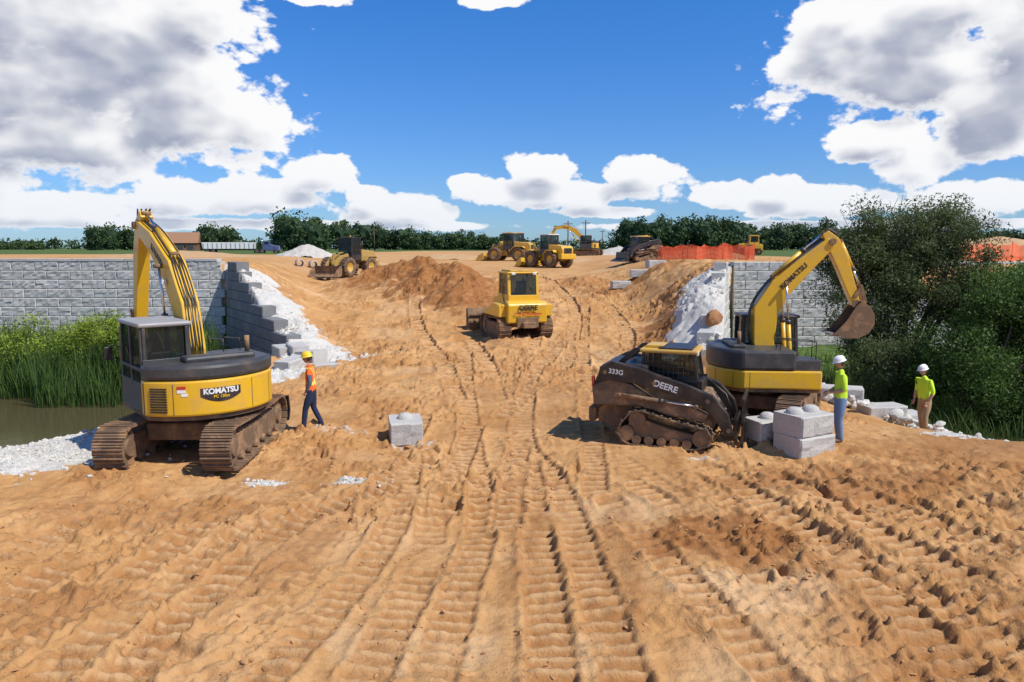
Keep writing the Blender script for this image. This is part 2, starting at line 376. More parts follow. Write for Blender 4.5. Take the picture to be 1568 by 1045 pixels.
def gavg(x,y,r=1.): return float(np.mean(hz(x+np.array([-r,r,-r,r,0]),y+np.array([-r,-r,r,r,0]))))
def watermat():
    m,nt,b=newmat('murky_water'); g=N(nt,'ShaderNodeNewGeometry').outputs['Position']
    b.inputs['Base Color'].default_value=(.085,.066,.032,1); b.inputs['Roughness'].default_value=.1
    bp=N(nt,'ShaderNodeBump'); bp.inputs['Strength'].default_value=.2; bp.inputs['Distance'].default_value=.03
    nt.links.new(Noise(nt,g,5,3),bp.inputs['Height']); nt.links.new(bp.outputs[0],b.inputs['Normal']); return m
mobj('water',[(-78,9,-1.3),(78,9,-1.3),(78,36,-1.3),(-78,36,-1.3)],[(0,1,2,3)],watermat())
# ------------------------------------------------------------------ rocks / clods
ico=bmesh.new(); bmesh.ops.create_icosphere(ico,subdivisions=2,radius=1); ico.verts.ensure_lookup_table()
IV=np.array([v.co[:] for v in ico.verts]); IF=np.array([[v.index for v in f.verts] for f in ico.faces]); ico.free()
ico=bmesh.new(); bmesh.ops.create_icosphere(ico,subdivisions=1,radius=1)
JV=np.array([v.co[:] for v in ico.verts]); JF=np.array([[v.index for v in f.verts] for f in ico.faces]); ico.free()
def rocks(name,P,size,mat,hi=False,flat=.7,jit=.25,par=None,colr=None):
    bv,bf=(IV,IF) if hi else (JV,JF); n=len(P);k=len(bv)
    sc=size[:,None]*rng.uniform(.6,1.4,(n,3)); sc[:,2]*=flat
    an=rng.uniform(0,6.28,n); V=bv[None]*(1+jit*rng.normal(size=(n,k,1)).clip(-1.6,1.6))
    V=V*sc[:,None,:]; c,s=np.cos(an)[:,None],np.sin(an)[:,None]
    tl=rng.uniform(-.5,.5,n)[:,None]; ct,st=np.cos(tl),np.sin(tl)
    x,y,z=V[...,0],V[...,1],V[...,2]; y,z=y*ct-z*st,y*st+z*ct; x,y=x*c-y*s,x*s+y*c
    V=np.stack([x,y,z],-1)+P[:,None,:]
    F=(bf[None]+(np.arange(n)*k)[:,None,None]).reshape(-1,3)
    return fastmesh(name,V.reshape(-1,3),F,mat,False,None,par)
_m,_nt,_b=newmat('soil_clods')
_g=N(_nt,'ShaderNodeNewGeometry').outputs['Position']
_nt.links.new(Mix(_nt,Noise(_nt,_g,2.2,5),(.34,.155,.052),(.52,.29,.12)),_b.inputs['Base Color']); _b.inputs['Roughness'].default_value=.95
n=28000; yy=6.3*(40/6.3)**(rng.uniform(0,1,n)**.8); xx=rng.uniform(-1,1,n)*(yy*.75+1)
dn=vn(xx*.7,yy*.7,31)*.5+vn(xx*2.3,yy*2.3,33)*.5+.10*ss(2,5,xx)+.06*ss(-2,-5,xx)
inn=inpoly(xx,yy,LPOLY)|inpoly(xx,yy,RPOLY); k=(dn>.65+.12*rng.normal(size=n)*.4)&(~inn); xx,yy=xx[k],yy[k]
ED=np.array(EDGE); ED=ED[~(inpoly(ED[:,0],ED[:,1],LPOLY)|inpoly(ED[:,0],ED[:,1],RPOLY))]; ED=ED[vn(ED[:,0]*1.5,ED[:,1]*1.5,3)>.45]
xx=np.concatenate([xx,ED[:,0]]);yy=np.concatenate([yy,ED[:,1]])
sz=.006+.036*rng.uniform(0,1,len(xx))**4.+.0005*yy
big=rng.uniform(0,1,len(xx))<.012; sz[big]*=2.2
rocks('dirt_clods',np.stack([xx,yy,hz(xx,yy)-sz*.15],-1),sz,_m,False,.65,.3)
STONE=paint('limestone',(.50,.47,.41),.85,0,.4,(.70,.67,.60),.5,2.)
n=1700; t=rng.uniform(0,1,n); xx=7.9+t*4.0+rng.normal(0,.6,n); yy=25.2-t*5.4+rng.normal(0,.9,n)
sz=rng.uniform(.05,.17,n); rocks('rubble_stone_pile',np.stack([xx,yy,hz(xx,yy)+rng.uniform(0,.35,n)*np.exp(-((t-.5)/.5)**2)+.05],-1),sz,STONE,True,.75,.12)
pts=[]
for cx,cy,rx,ry,m in((-10.6,16.4,2.4,1.9,1800),(-10.5,14.4,2.2,1.1,1000),(-13.5,16,2.,1.2,600),(-9.2,19.6,1.1,2.8,700),(-7.3,27.2,1.9,.7,400),(-9.3,31,1.2,1.6,400),(-11.8,34.,1.2,2.,300),(-4.6,13.4,.5,.2,60),(-2.95,13.45,.5,.14,60),(8.4,31,.8,2.5,250),(11.6,16.9,1.6,.6,400)):
    pts.append(np.stack([rng.normal(cx,rx*.55,m),rng.normal(cy,ry*.55,m)],-1))
pts=np.concatenate(pts); sz=.012+.045*rng.uniform(0,1,len(pts))**3.5
rocks('limestone_gravel',np.stack([pts[:,0],pts[:,1],hz(pts[:,0],pts[:,1])+sz*.2],-1),sz,STONE)
_rb=paint('rust_soil',(.30,.13,.05),.9,0,.5,(.42,.22,.10),.6,2.)
rocks('soil_boulder',np.array([[7.5,27.4,gz(7.5,27.4)+.1]]),np.array([.36]),_rb,True,.85,.1)
# ------------------------------------------------------------------ block walls
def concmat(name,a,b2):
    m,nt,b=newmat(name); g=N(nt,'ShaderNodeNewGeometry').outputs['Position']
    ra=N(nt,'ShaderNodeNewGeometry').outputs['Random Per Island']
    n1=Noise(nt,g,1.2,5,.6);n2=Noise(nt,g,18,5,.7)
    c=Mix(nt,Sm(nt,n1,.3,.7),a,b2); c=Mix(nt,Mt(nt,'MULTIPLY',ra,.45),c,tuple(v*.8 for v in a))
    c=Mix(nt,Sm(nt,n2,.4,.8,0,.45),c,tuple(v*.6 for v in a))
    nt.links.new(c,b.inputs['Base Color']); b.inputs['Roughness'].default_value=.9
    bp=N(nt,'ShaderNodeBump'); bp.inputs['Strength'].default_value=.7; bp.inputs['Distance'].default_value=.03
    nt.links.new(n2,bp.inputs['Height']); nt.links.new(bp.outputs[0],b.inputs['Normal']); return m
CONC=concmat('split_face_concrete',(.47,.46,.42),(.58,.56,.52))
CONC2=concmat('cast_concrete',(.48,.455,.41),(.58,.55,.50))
CONC3=concmat('shaded_split_face_concrete',(.20,.20,.195),(.27,.265,.25))  # darker copy of the block concrete, the wing's shade put into its colour
BN,BK=9,6
def blockgeo(L,H,D,seed,amp=.055,rec=.03):
    g=np.random.default_rng(seed); V=[];F=[]
    for j in range(BK):
        for i in range(BN):
            e=(i in(0,BN-1)) or (j in(0,BK-1))
            u=i/(BN-1);w=j/(BK-1)
            if i==1:u=.03
            if i==BN-2:u=.97
            if j==1:w=.07
            if j==BK-2:w=.93
            yv=rec if e else -g.uniform(.0,amp)
            V.append((u*L,yv,w*H+(0 if e else g.uniform(-.01,.01))))
    for j in range(BK-1):
        for i in range(BN-1):
            a=j*BN+i;F.append((a,a+1,a+BN+1,a+BN))
    ring=[i for i in range(BN)]+[j*BN+BN-1 for j in range(1,BK)]+[(BK-1)*BN+i for i in range(BN-2,-1,-1)]+[j*BN for j in range(BK-2,0,-1)]
    o=len(V)
    for r in ring: V.append((V[r][0],D,V[r][2]))
    m=len(ring)
    for k in range(m): F.append((ring[k],o+k,o+(k+1)%m,ring[(k+1)%m]))
    F.append(tuple(o+k for k in range(m))[::-1]); return V,F
def wall(par,name,A,Bp,z0,top,mat,bl=1.17,bh=.457,dep=.6,batter=.03,amp=.055,rec=.03):
    A=Vector(A);Bp=Vector(Bp);d=(Bp-A);L=d.length;d.normalize();nn=Vector((d.y,-d.x))
    V=[];F=[];r=0;sd=0
    while True:
        z=z0+r*bh; any_=False; s=-(bl/2 if r%2 else 0)
        while s<L:
            a=max(s,0);b=min(s+bl,L); mid_=(a+b)/2
            if b-a>.25 and z+bh*.75<=top(mid_):
                any_=True; sd+=1; v,f=blockgeo(b-a-.012,bh-.010,dep,sd+17*r,amp,rec); o=len(V)
                jo=random.uniform(-.006,.006)
                for q in v:
                    yy_=q[1]+r*batter+jo
                    p=A+d*(a+.006+q[0])-nn*yy_; V.append((p.x,p.y,z+q[2]))
                F+=[tuple(i+o for i in q) for q in f]
            s+=bl
        r+=1
        if r>16 or not any_ and r>3: break
    return mobj(name,V,F,mat,par)
lw=empty('block_retaining_wall')
wall(lw,'face',(-62,37.),(-14.45,37.),-1.75,lambda s:3.75,CONC,amp=.045,rec=.018)
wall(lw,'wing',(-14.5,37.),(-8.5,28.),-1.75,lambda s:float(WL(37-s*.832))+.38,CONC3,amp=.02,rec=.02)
V=[];F=[]
for i in range(40):
    v,f=boxgeo((-61.4+i*1.18,37.62,3.80),(1.15,.66,.14)); o=len(V);V+=v;F+=[tuple(a+o for a in q) for q in f]
mobj('capping',V,F,CONC2,lw,bevel=.015)
rw=empty('block_retaining_wall')
wall(rw,'wing',(6.9,24.6),(10.8,36.),-1.75,lambda s:float(np.interp(s,[0,2.5,5.5,11.8,12.1],[.95,1.4,2.3,3.75,3.75]))+.1,CONC,amp=.03)
wall(rw,'face',(10.85,36.),(52,38.),-1.75,lambda s:3.75,CONC,amp=.045,rec=.018)
def concrete_block(loc,rz,L=1.15,H=.46,W=.6,knobs=2,par=None,tilt=0):
    e=empty('concrete_block',loc,rz) if par is None else par
    e.rotation_euler[1]=tilt
    g=random.randint(0,9999)
    v,f=blockgeo(L,H,W,g,.03,.02); V=[(q[0]-L/2,q[1]-W/2,q[2]) for q in v]
    fixn(mobj('body',V,f,CONC2,e))
    for i in range(knobs):
        cx=(i+.5)*L/knobs-L/2
        prof=[(.001,.13),(.10,.125),(.165,.08),(.19,0),(.19,-.02)]
        o=lathe('locating_knob',prof,CONC2,e,(cx,0.03,H-.004),20); o.rotation_euler=(R(90),0,0)
    return e
concrete_block((-2.5,16.95,gz(-2.5,16.95)-.05),R(12),.74,.54,.95,1)
bz=gavg(6.1,15.5,.3)
concrete_block((6.22,15.35,bz-.05),R(25),1.0,.44,.75,2); concrete_block((6.2,15.4,bz+.395),R(28),.98,.44,.75,2)
concrete_block((5.7,16.1,bz+.1),R(20),.9,.44,.6,1)
for (x,y,r,dz) in((10.2,20.0,10,.0),(9.5,21.0,-20,.1),(10.9,20.4,5,.0),(8.9,22.6,35,.1)):
    concrete_block((x,y,gz(x,y)+dz),R(r),1.15,.46,.6,0)
for (x,y,r,dz) in((-8.0,27.3,-62,.0),(-8.6,27.6,-58,.2),(-7.3,26.6,-40,-.1),(-6.6,25.8,15,-.25),(-7.6,25.3,70,-.2)):
    concrete_block((x,y,gz(x,y)+dz),R(r),1.15,.46,.6,0,tilt=R(random.uniform(-6,6)))
for (x,y,r) in((6.6,45,5),(7.8,45.3,-5),(8.9,46,12)): concrete_block((x,y,gz(x,y)-.1),R(r),1.15,.46,.6,0)
# ------------------------------------------------------------------ machine parts
def trackloop(par,name,L,H,w,cy,mat,pitch=.17,shoe=.04,grouser=.03,sag=0.,front_up=0.):
    r=H/2; st=L-2*r; per=2*st+2*math.pi*r; n=int(per/pitch); parts=[]
    def pos(s):
        s%=per
        if s<st: return (-st/2+s,0.,0.,1.,0.)
        s-=st
        if s<math.pi*r:
            a=-math.pi/2+s/r; return (st/2+r*math.cos(a),r+r*math.sin(a),a+math.pi/2,0,0)
        s-=math.pi*r
        if s<st: return (st/2-s,2*r-sag*math.sin(math.pi*s/st)*1.,math.pi,0,0)
        s-=st; a=math.pi/2+s/r; return (-st/2+r*math.cos(a),r+r*math.sin(a),a+math.pi/2,0,0)
    for i in range(n):
        x,z,a=pos(i*per/n)[:3]
        M=Matrix.Translation((x,cy,z))@Matrix.Rotation(-a,4,'Y')
        parts.append(boxgeo((0,0,shoe/2),(pitch*.86,w,shoe),M))
        parts.append(boxgeo((-pitch*.3,0,-grouser/2),(.022,w,grouser),M))
        if w>.4 and grouser>.025: parts.append(boxgeo((pitch*.1,0,-grouser/3),(.018,w,grouser*.6),M))
        parts.append(boxgeo((0,0,shoe+.02),(pitch*.98,.16,.05),M))
    return multi(name,parts,mat,par)
def undercarriage(par,L,H,w,gauge,mat,frame=MUD,pitch=.17):
    for s in(-1,1):
        cy=s*gauge/2
        trackloop(par,'track',L,H,w,cy,mat,pitch,sag=.04)
        box('track_frame',-L/2+H*.55,L/2-H*.55,cy-w*.28,cy+w*.28,.14,H*.72,frame,par,.03)
        for i in range(7):
            x=-L/2+H*.6+i*(L-H*1.2)/6; cyl('roller',(x,cy-w*.34,.13),(x,cy+w*.34,.13),.085,MUD,par,12)
        for x in(-L/2+H*.5,L/2-H*.5):
            cyl('idler',(x,cy-w*.3,H/2),(x,cy+w*.3,H/2),H*.40,MUD,par,20); cyl('hub',(x,cy-w*.4,H/2),(x,cy+w*.4,H/2),H*.2,frame,par,14)
        for x in(-.5,.5): cyl('carrier_roller',(x,cy-w*.2,H-.12),(x,cy+w*.2,H-.12),.06,MUD,par,10)
def cab(par,x0,x1,y0,y1,z0,z1,fr,roofm,low=.0,t=.06,slope=.0,rake=0.,seat=True):
    zr=z1-.09
    for (x,dx) in((x0,rake),(x1,-slope)):
        for y in(y0,y1):
            s=1 if y==y0 else -1; sx_=1 if x==x0 else -1
            V=[(x,y),(x+sx_*t,y),(x+sx_*t,y+s*t),(x,y+s*t)]
            v=[(a,b,z0) for a,b in V]+[(a+dx,b,zr) for a,b in V]
            fixn(mobj('cab_post',v,[(0,1,2,3),(4,5,6,7),(0,1,5,4),(1,2,6,5),(2,3,7,6),(3,0,4,7)],fr,par,bevel=.012))
    box('cab_roof',x0+rake-.05,x1-slope+.07,y0-.03,y1+.03,zr,z1,roofm,par,.035)
    if low>0: 
        box('cab_lower',x0+.004,x1-.004,y0+.004,y1-.004,z0,z0+low,fr,par,.02)
    e=.025;zl=z0+low
    def q(n,v): mobj(n,v,[(0,1,2,3)],GLASS,par)
    f=low/(zr-z0); bx0=x0+rake*f;bx1=x1-slope*f
    q('window',[(bx0+e,y0+e,zl),(bx1-e,y0+e,zl),(x1-slope-e,y0+e,zr),(x0+rake+e,y0+e,zr)])
    q('window',[(bx0+e,y1-e,zl),(bx1-e,y1-e,zl),(x1-slope-e,y1-e,zr),(x0+rake+e,y1-e,zr)])
    q('windscreen',[(bx1-e,y0+e,zl),(bx1-e,y1-e,zl),(x1-slope-e,y1-e,zr),(x1-slope-e,y0+e,zr)])
    q('rear_window',[(bx0+e,y0+e,zl),(bx0+e,y1-e,zl),(x0+rake+e,y1-e,zr),(x0+rake+e,y0+e,zr)])
    box('cab_rail',x0+.004,x1-.004,y0-.002,y0+t*.7,zl-.02,zl+.04,fr,par,.008); box('cab_rail',x0+.004,x1-.004,y1-t*.7,y1+.002,zl-.02,zl+.04,fr,par,.008)
    if seat:
        xm=(x0+x1)/2-.1;ym=(y0+y1)/2
        box('seat',xm-.25,xm+.25,ym-.25,ym+.25,zl-.1,zl+.1,BLACK,par,.05); box('seat_back',xm-.32,xm-.2,ym-.23,ym+.23,zl,zl+.62,BLACK,par,.05)
        cyl('joystick',(xm+.25,ym+.3,zl),(xm+.3,ym+.3,zl+.3),.02,BLACK,par,8)
def offset_outline(pts):
    up=[];dn=[]
    for i,(x,z,h) in enumerate(pts):
        a=pts[max(i-1,0)];b=pts[min(i+1,len(pts)-1)];dx,dz=b[0]-a[0],b[1]-a[1];l=math.hypot(dx,dz);nx_,nz_=-dz/l,dx/l
        up.append((x+nx_*h,z+nz_*h));dn.append((x-nx_*h,z-nz_*h))
    return up+dn[::-1]
def ram(par,a,b,r=.055,y=0.,frac=.55,body=None):
    A=Vector((a[0],y,a[1]));Bv=Vector((b[0],y,b[1]));C=A.lerp(Bv,frac)
    cyl('cylinder_barrel',A,C,r,body or YEL,par,14); cyl('cylinder_rod',C,Bv,r*.5,CHROME,par,12)
    cyl('cylinder_gland',C-(Bv-A).normalized()*.05,C+(Bv-A).normalized()*.05,r*1.18,DARK,par,14)
    for p in(A,Bv): cyl('pin',p+Vector((0,-.1,0)),p+Vector((0,.1,0)),r*.75,MUD,par,12)
def digbucket(par,px,pz,ang,w=.85,sc=1.,mat=None):
    e=empty('bucket',(0,0,0)); e.parent=par; e.location=(px,0,pz); e.rotation_euler=(0,ang,0); e.scale=(sc,)*3
    mat=mat or MUD
    prof=[(.05,.12),(.30,.0),(.46,-.22),(.50,-.50),(.38,-.78),(.12,-.95),(-.22,-1.0),(-.60,-.92)]
    inn=[(x*.93-.02,z*.93+.0) for x,z in prof]
    V=[];F=[];n=len(prof)
    for P in(prof,inn):
        for y in(-w/2,w/2): V+=[(x,y,z) for x,z in P]
    for k in range(n-1):
        F.append((k,k+1,n+k+1,n+k)); F.append((2*n+k,3*n+k,3*n+k+1,2*n+k+1))
    fixn(mobj('bucket_shell',V,F,mat,e,smooth=False))
    side=prof+[(-.30,-.50),(-.10,-.05)]
    for y in(-w/2,w/2): prism('bucket_side',side,y-.015,y+.015,mat,e,.006)
    for i in range(5):
        y=-w/2+.06+i*(w-.12)/4
        prism('tooth',[(-.52,-.97),(-.56,-.87),(-.80,-.90)],y-.035,y+.035,STEEL,e,.008)
    for y in(-.14,.14): prism('bucket_ear',[(-.14,.12),(.0,.16),(.22,.12),(.30,.0),(.1,-.12),(-.12,-.08)],y-.02,y+.02,mat,e,.008)
    return e
def excavator(name,loc,hd,thd,boom,arm,bang,sc=1.,pal='grey',tilt=(0,0),lettering=True,bw=.85,bsc=1.,zs=1.72):
    root=empty(name,loc,0,sc,tilt)
    uc=empty('undercarriage'); uc.parent=root; uc.rotation_euler=(0,0,thd)
    undercarriage(uc,3.75,.86,.58,2.0,MUD)
    box('x_frame',-.75,.75,-.8,.8,.38,.74,MUD,uc,.05); cyl('slew_ring',(0,0,.72),(0,0,.95),.55,MUD,uc,28)
    prism('dozer_blade',[(2.18,.12),(2.30,.35),(2.20,.72),(2.13,.72),(2.20,.35),(2.10,.12)],-1.25,1.25,DARK,uc,.01)
    for y in(-.5,.5): prism('blade_arm',[(.6,.45),(.6,.3),(2.2,.28),(2.2,.42)],y-.06,y+.06,MUD,uc,.01)
    up=empty('upper_structure'); up.parent=root; up.rotation_euler=(0,0,hd)
    Rr=1.48
    def outline(R_,ym,front):
        p=[]
        for k in range(49):
            a=R(112+ k*(150/48)); x,y=R_*math.cos(a),R_*math.sin(a); y=max(-ym,min(ym,y)); p.append((x,y))
        p+=[(front,-ym),(front,-.28),(.55,-.28),(.55,.2),(-.56,.2),(-.56,ym)]
        q=[p[0]]
        for a in p[1:]:
            if math.hypot(a[0]-q[-1][0],a[1]-q[-1][1])>1e-3:q.append(a)
        if math.hypot(q[0][0]-q[-1][0],q[0][1]-q[-1][1])<.02: q.pop()
        return q
    dk=[(1.40*math.cos(R(a)),max(-1.2,min(1.2,1.40*math.sin(R(a))))) for a in range(100,262,4)]+[(1.2,-1.2),(1.2,1.2)]
    plate('deck',dk,.93,1.01,MUD,up,.01)
    plate('engine_housing',outline(Rr,1.27,1.2),1.02,zs,YEL,up,.045)
    plate('housing_top',outline(Rr+.012,1.275,.55),zs+.002,2.02,DARK,up,.09)
    box('engine_hood',-1.0,-.62,-.85,.55,2.0,2.13,DARK,up,.05)
    box('tool_box',.35,1.18,-1.2,-.45,zs-.02,1.78,DARK,up,.03)
    cyl('exhaust_pipe',(-.8,-.75,2.1),(-.8,-.75,2.45),.05,MUD,up,12)
    for k,yy_ in enumerate((-.98,-.62)): 
        tube('handrail',[(.2+.0*k,yy_,1.98),(.2,yy_,2.28),(1.1,yy_,2.22),(1.1,yy_,1.75)],.016,BLACK,up,8)
    parts=[]
    for k in range(10):
        z=1.12+k*.05
        parts.append(boxgeo((0,0,0),(.012,.34,.03),Matrix.Translation(((Rr+.004)*math.cos(R(133)),(Rr+.004)*math.sin(R(133)),z))@Matrix.Rotation(R(133),4,'Z')))
    multi('grille',parts,BLACK,up)
    for a,z,m,w_ in((150,1.52,WHITE,.16),(150,1.59,RED,.16),(152,1.45,WHITE,.12)):
        multi('warning_sticker',[boxgeo((0,0,0),(.008,w_,.06),Matrix.Translation(((Rr+.003)*math.cos(R(a)),(Rr+.003)*math.sin(R(a)),z))@Matrix.Rotation(R(a),4,'Z'))],m,up)
    for a in (120,144,204,228,246):
        multi('panel_seam',[boxgeo((0,0,0),(.006,.012,.6 if zs>1.6 else .4),Matrix.Translation(((Rr+.001)*math.cos(R(a)),max(-1.271,min(1.271,(Rr+.001)*math.sin(R(a)))),1.36 if zs>1.6 else 1.25))@Matrix.Rotation(R(a),4,'Z'))],DARK,up)
    if lettering:
        V=[];F=[];n_=24;a0,a1=R(163),R(193)
        for k in range(n_+1):
            a=a0+(a1-a0)*k/n_
            for z in(1.28,1.56): V.append(((Rr+.006)*math.cos(a),(Rr+.006)*math.sin(a),z if z>1.4 else 1.28+.12*abs(2*k/n_-1)**2))
        for k in range(n_): F.append((2*k,2*k+2,2*k+3,2*k+1))
        mobj('badge',V,F,BLACK,up)
        text('KOMATSU',.145,WHITE,up,bend=(Rr+.012,R(178),1.49),bold=.006)
        text('PC 138us',.08,YEL,up,bend=(Rr+.012,R(178),1.385),bold=.002)
    cab(up,-.52,1.08,.28,1.22,1.02,2.80,DARK,GREYP if pal=='grey' else DARK,low=.55,t=.085,slope=.12,rake=.03)
    box('cab_side_rail',-.50,1.0,1.20,1.235,1.85,1.92,DARK,up,.01); box('cab_mid_post',.2,.27,1.18,1.232,1.5,2.72,DARK,up,.01)
    box('rear_cab_frame',-.535,-.51,.30,1.2,1.98,2.08,DARK,up,.01)
    for yy_ in (.32,1.12): box('rear_cab_frame',-.53,-.49,yy_,yy_+.06,2.0,2.7,DARK,up,.01)
    tube('mirror_arm',[(1.0,1.22,2.2),(1.15,1.42,2.25),(1.15,1.42,1.95)],.012,BLACK,up,6); box('mirror',1.13,1.16,1.34,1.5,1.92,2.2,BLACK,up,.02)
    w=.19
    prism('boom',offset_outline(boom),-w,w,YEL,up,.025)
    for s in(-1,1): prism('boom_foot_bracket',[(boom[0][0]-.25,1.0),(boom[0][0]+.45,1.0),(boom[0][0]+.18,boom[0][1]+.2),(boom[0][0]-.12,boom[0][1]+.2)],s*.225-.025,s*.225+.025,YEL,up,.01)
    m=boom[len(boom)//2]; tip=boom[-1]
    for s in(-.26,.26): ram(up,(boom[0][0]+.55,1.15),(m[0]+.1*(tip[0]-m[0]),m[1]+.1*(tip[1]-m[1])),.06,s,.6)
    prism('arm',offset_outline(arm),-.14,.14,YEL,up,.02)
    dx,dz=tip[0]-m[0],tip[1]-m[1];l=math.hypot(dx,dz);nx_,nz_=-dz/l,dx/l
    a=(m[0]+nx_*.34+dx*.05,m[1]+nz_*.34+dz*.05); ram(up,a,(arm[0][0],arm[0][1]),.07,0,.6)
    prism('ram_bracket',[(m[0]+nx_*.1,m[1]+nz_*.1),(m[0]+nx_*.1+dx*.15,m[1]+nz_*.1+dz*.15),(a[0]+dx*.03,a[1]+dz*.03),(a[0]-dx*.03,a[1]-dz*.03)],-.08,.08,YEL,up,.01)
    cyl('arm_pin',(tip[0],-.24,tip[1]),(tip[0],.24,tip[1]),.09,MUD,up,16)
    e0=arm[0];e1=arm[-1];dx,dz=e1[0]-e0[0],e1[1]-e0[1];l=math.hypot(dx,dz);fx,fz=-dz/l,dx/l
    a=(e0[0]+dx*.18+fx*.30,e0[1]+dz*.18+fz*.30); b=(e0[0]+dx*.80+fx*.30,e0[1]+dz*.80+fz*.30); ram(up,a,b,.055,0,.62)
    prism('ram_bracket',[(a[0]-fx*.02,a[1]-fz*.02),(a[0]-fx*.25-dx*.04,a[1]-fz*.25-dz*.04),(a[0]-fx*.25+dx*.06,a[1]-fz*.25+dz*.06)],-.06,.06,YEL,up,.008)
    for y in(-.17,.17):
        prism('bucket_link',offset_outline([(b[0],b[1],.04),(e0[0]+dx*.9,e0[1]+dz*.9,.05)]),y-.02,y+.02,MUD,up,.006)
        prism('bucket_link',offset_outline([(b[0],b[1],.04),(e1[0]+fx*.25,e1[1]+fz*.25-.05,.05)]),y*.6-.02,y*.6+.02,MUD,up,.006)
    digbucket(up,e1[0],e1[1],bang,bw,bsc)
    for k,y in enumerate((-.1,-.04,.04,.1)):
        P=[(boom[0][0]-.1,y,boom[0][1]+.1)]
        for i in range(1,len(boom)):
            A_=boom[i];p_=boom[i-1];ddx,ddz=A_[0]-p_[0],A_[1]-p_[1];ll=math.hypot(ddx,ddz)
            P.append((A_[0]-ddz/ll*(A_[2]+.05),y,A_[1]+ddx/ll*(A_[2]+.05)))
        P.append((arm[0][0]+.1*k,y,arm[0][1]+.12)); P.append((arm[0][0]+fx*.3+dx*.1,y,arm[0][1]+fz*.3+dz*.1))
        tube('hose',[tuple(c) for c in catmull(P,4)],.018,BLACK,up,6)
    box('work_lamp',m[0]-.1,m[0]+.02,.2,.3,m[1]-.3,m[1]-.18,LAMP,up,.02)
    for sgn in(1,-1):
        A_=boom[-3];B_=boom[-2]; an=math.atan2(B_[1]-A_[1],B_[0]-A_[0])
        mx_,mz=(A_[0]+B_[0])/2,(A_[1]+B_[1])/2
        if sgn<0: text('KOMATSU',.19,BLACK,up,(mx_,-w-.006,mz),(R(90),-an,0),bold=.004)
        else: text('KOMATSU',.19,BLACK,up,(mx_,w+.006,mz),(R(90),an,R(180)),bold=.004)
    return root
excavator('excavator',(-6.6,15.35,gavg(-6.5,15.35,1.2)+.0),R(131),R(91),
  [(.25,1.35,.2),(.26,2.1,.27),(.55,2.95,.33),(1.2,3.75,.29),(2.35,4.4,.22),(3.4,4.78,.15)],
  [(3.1,5.05,.1),(3.4,4.78,.2),(3.7,4.1,.2),(4.25,2.0,.11)],R(25))
excavator('excavator',(6.33,18.5,gavg(6.4,18.5,1.)+.02),R(-5),R(60),
  [(.15,1.35,.2),(-.02,2.1,.27),(.0,2.95,.33),(.35,3.55,.29),(1.0,4.2,.22),(1.62,4.78,.14)],
  [(1.45,5.02,.09),(1.65,4.78,.18),(1.9,4.3,.18),(2.35,3.12,.1)],R(6),.93,pal='dark',bw=.75,lettering=False,bsc=.9,zs=1.5)
excavator('excavator',(10.5,103,gavg(10.5,103,1)),R(170),R(160),
  [(.25,1.35,.2),(1.0,2.6,.27),(1.8,3.4,.33),(2.6,3.8,.29),(3.6,3.9,.22),(4.6,3.7,.15)],
  [(4.3,4.0,.1),(4.6,3.7,.2),(4.9,3.1,.2),(5.2,1.6,.11)],R(0),1.0,lettering=False)
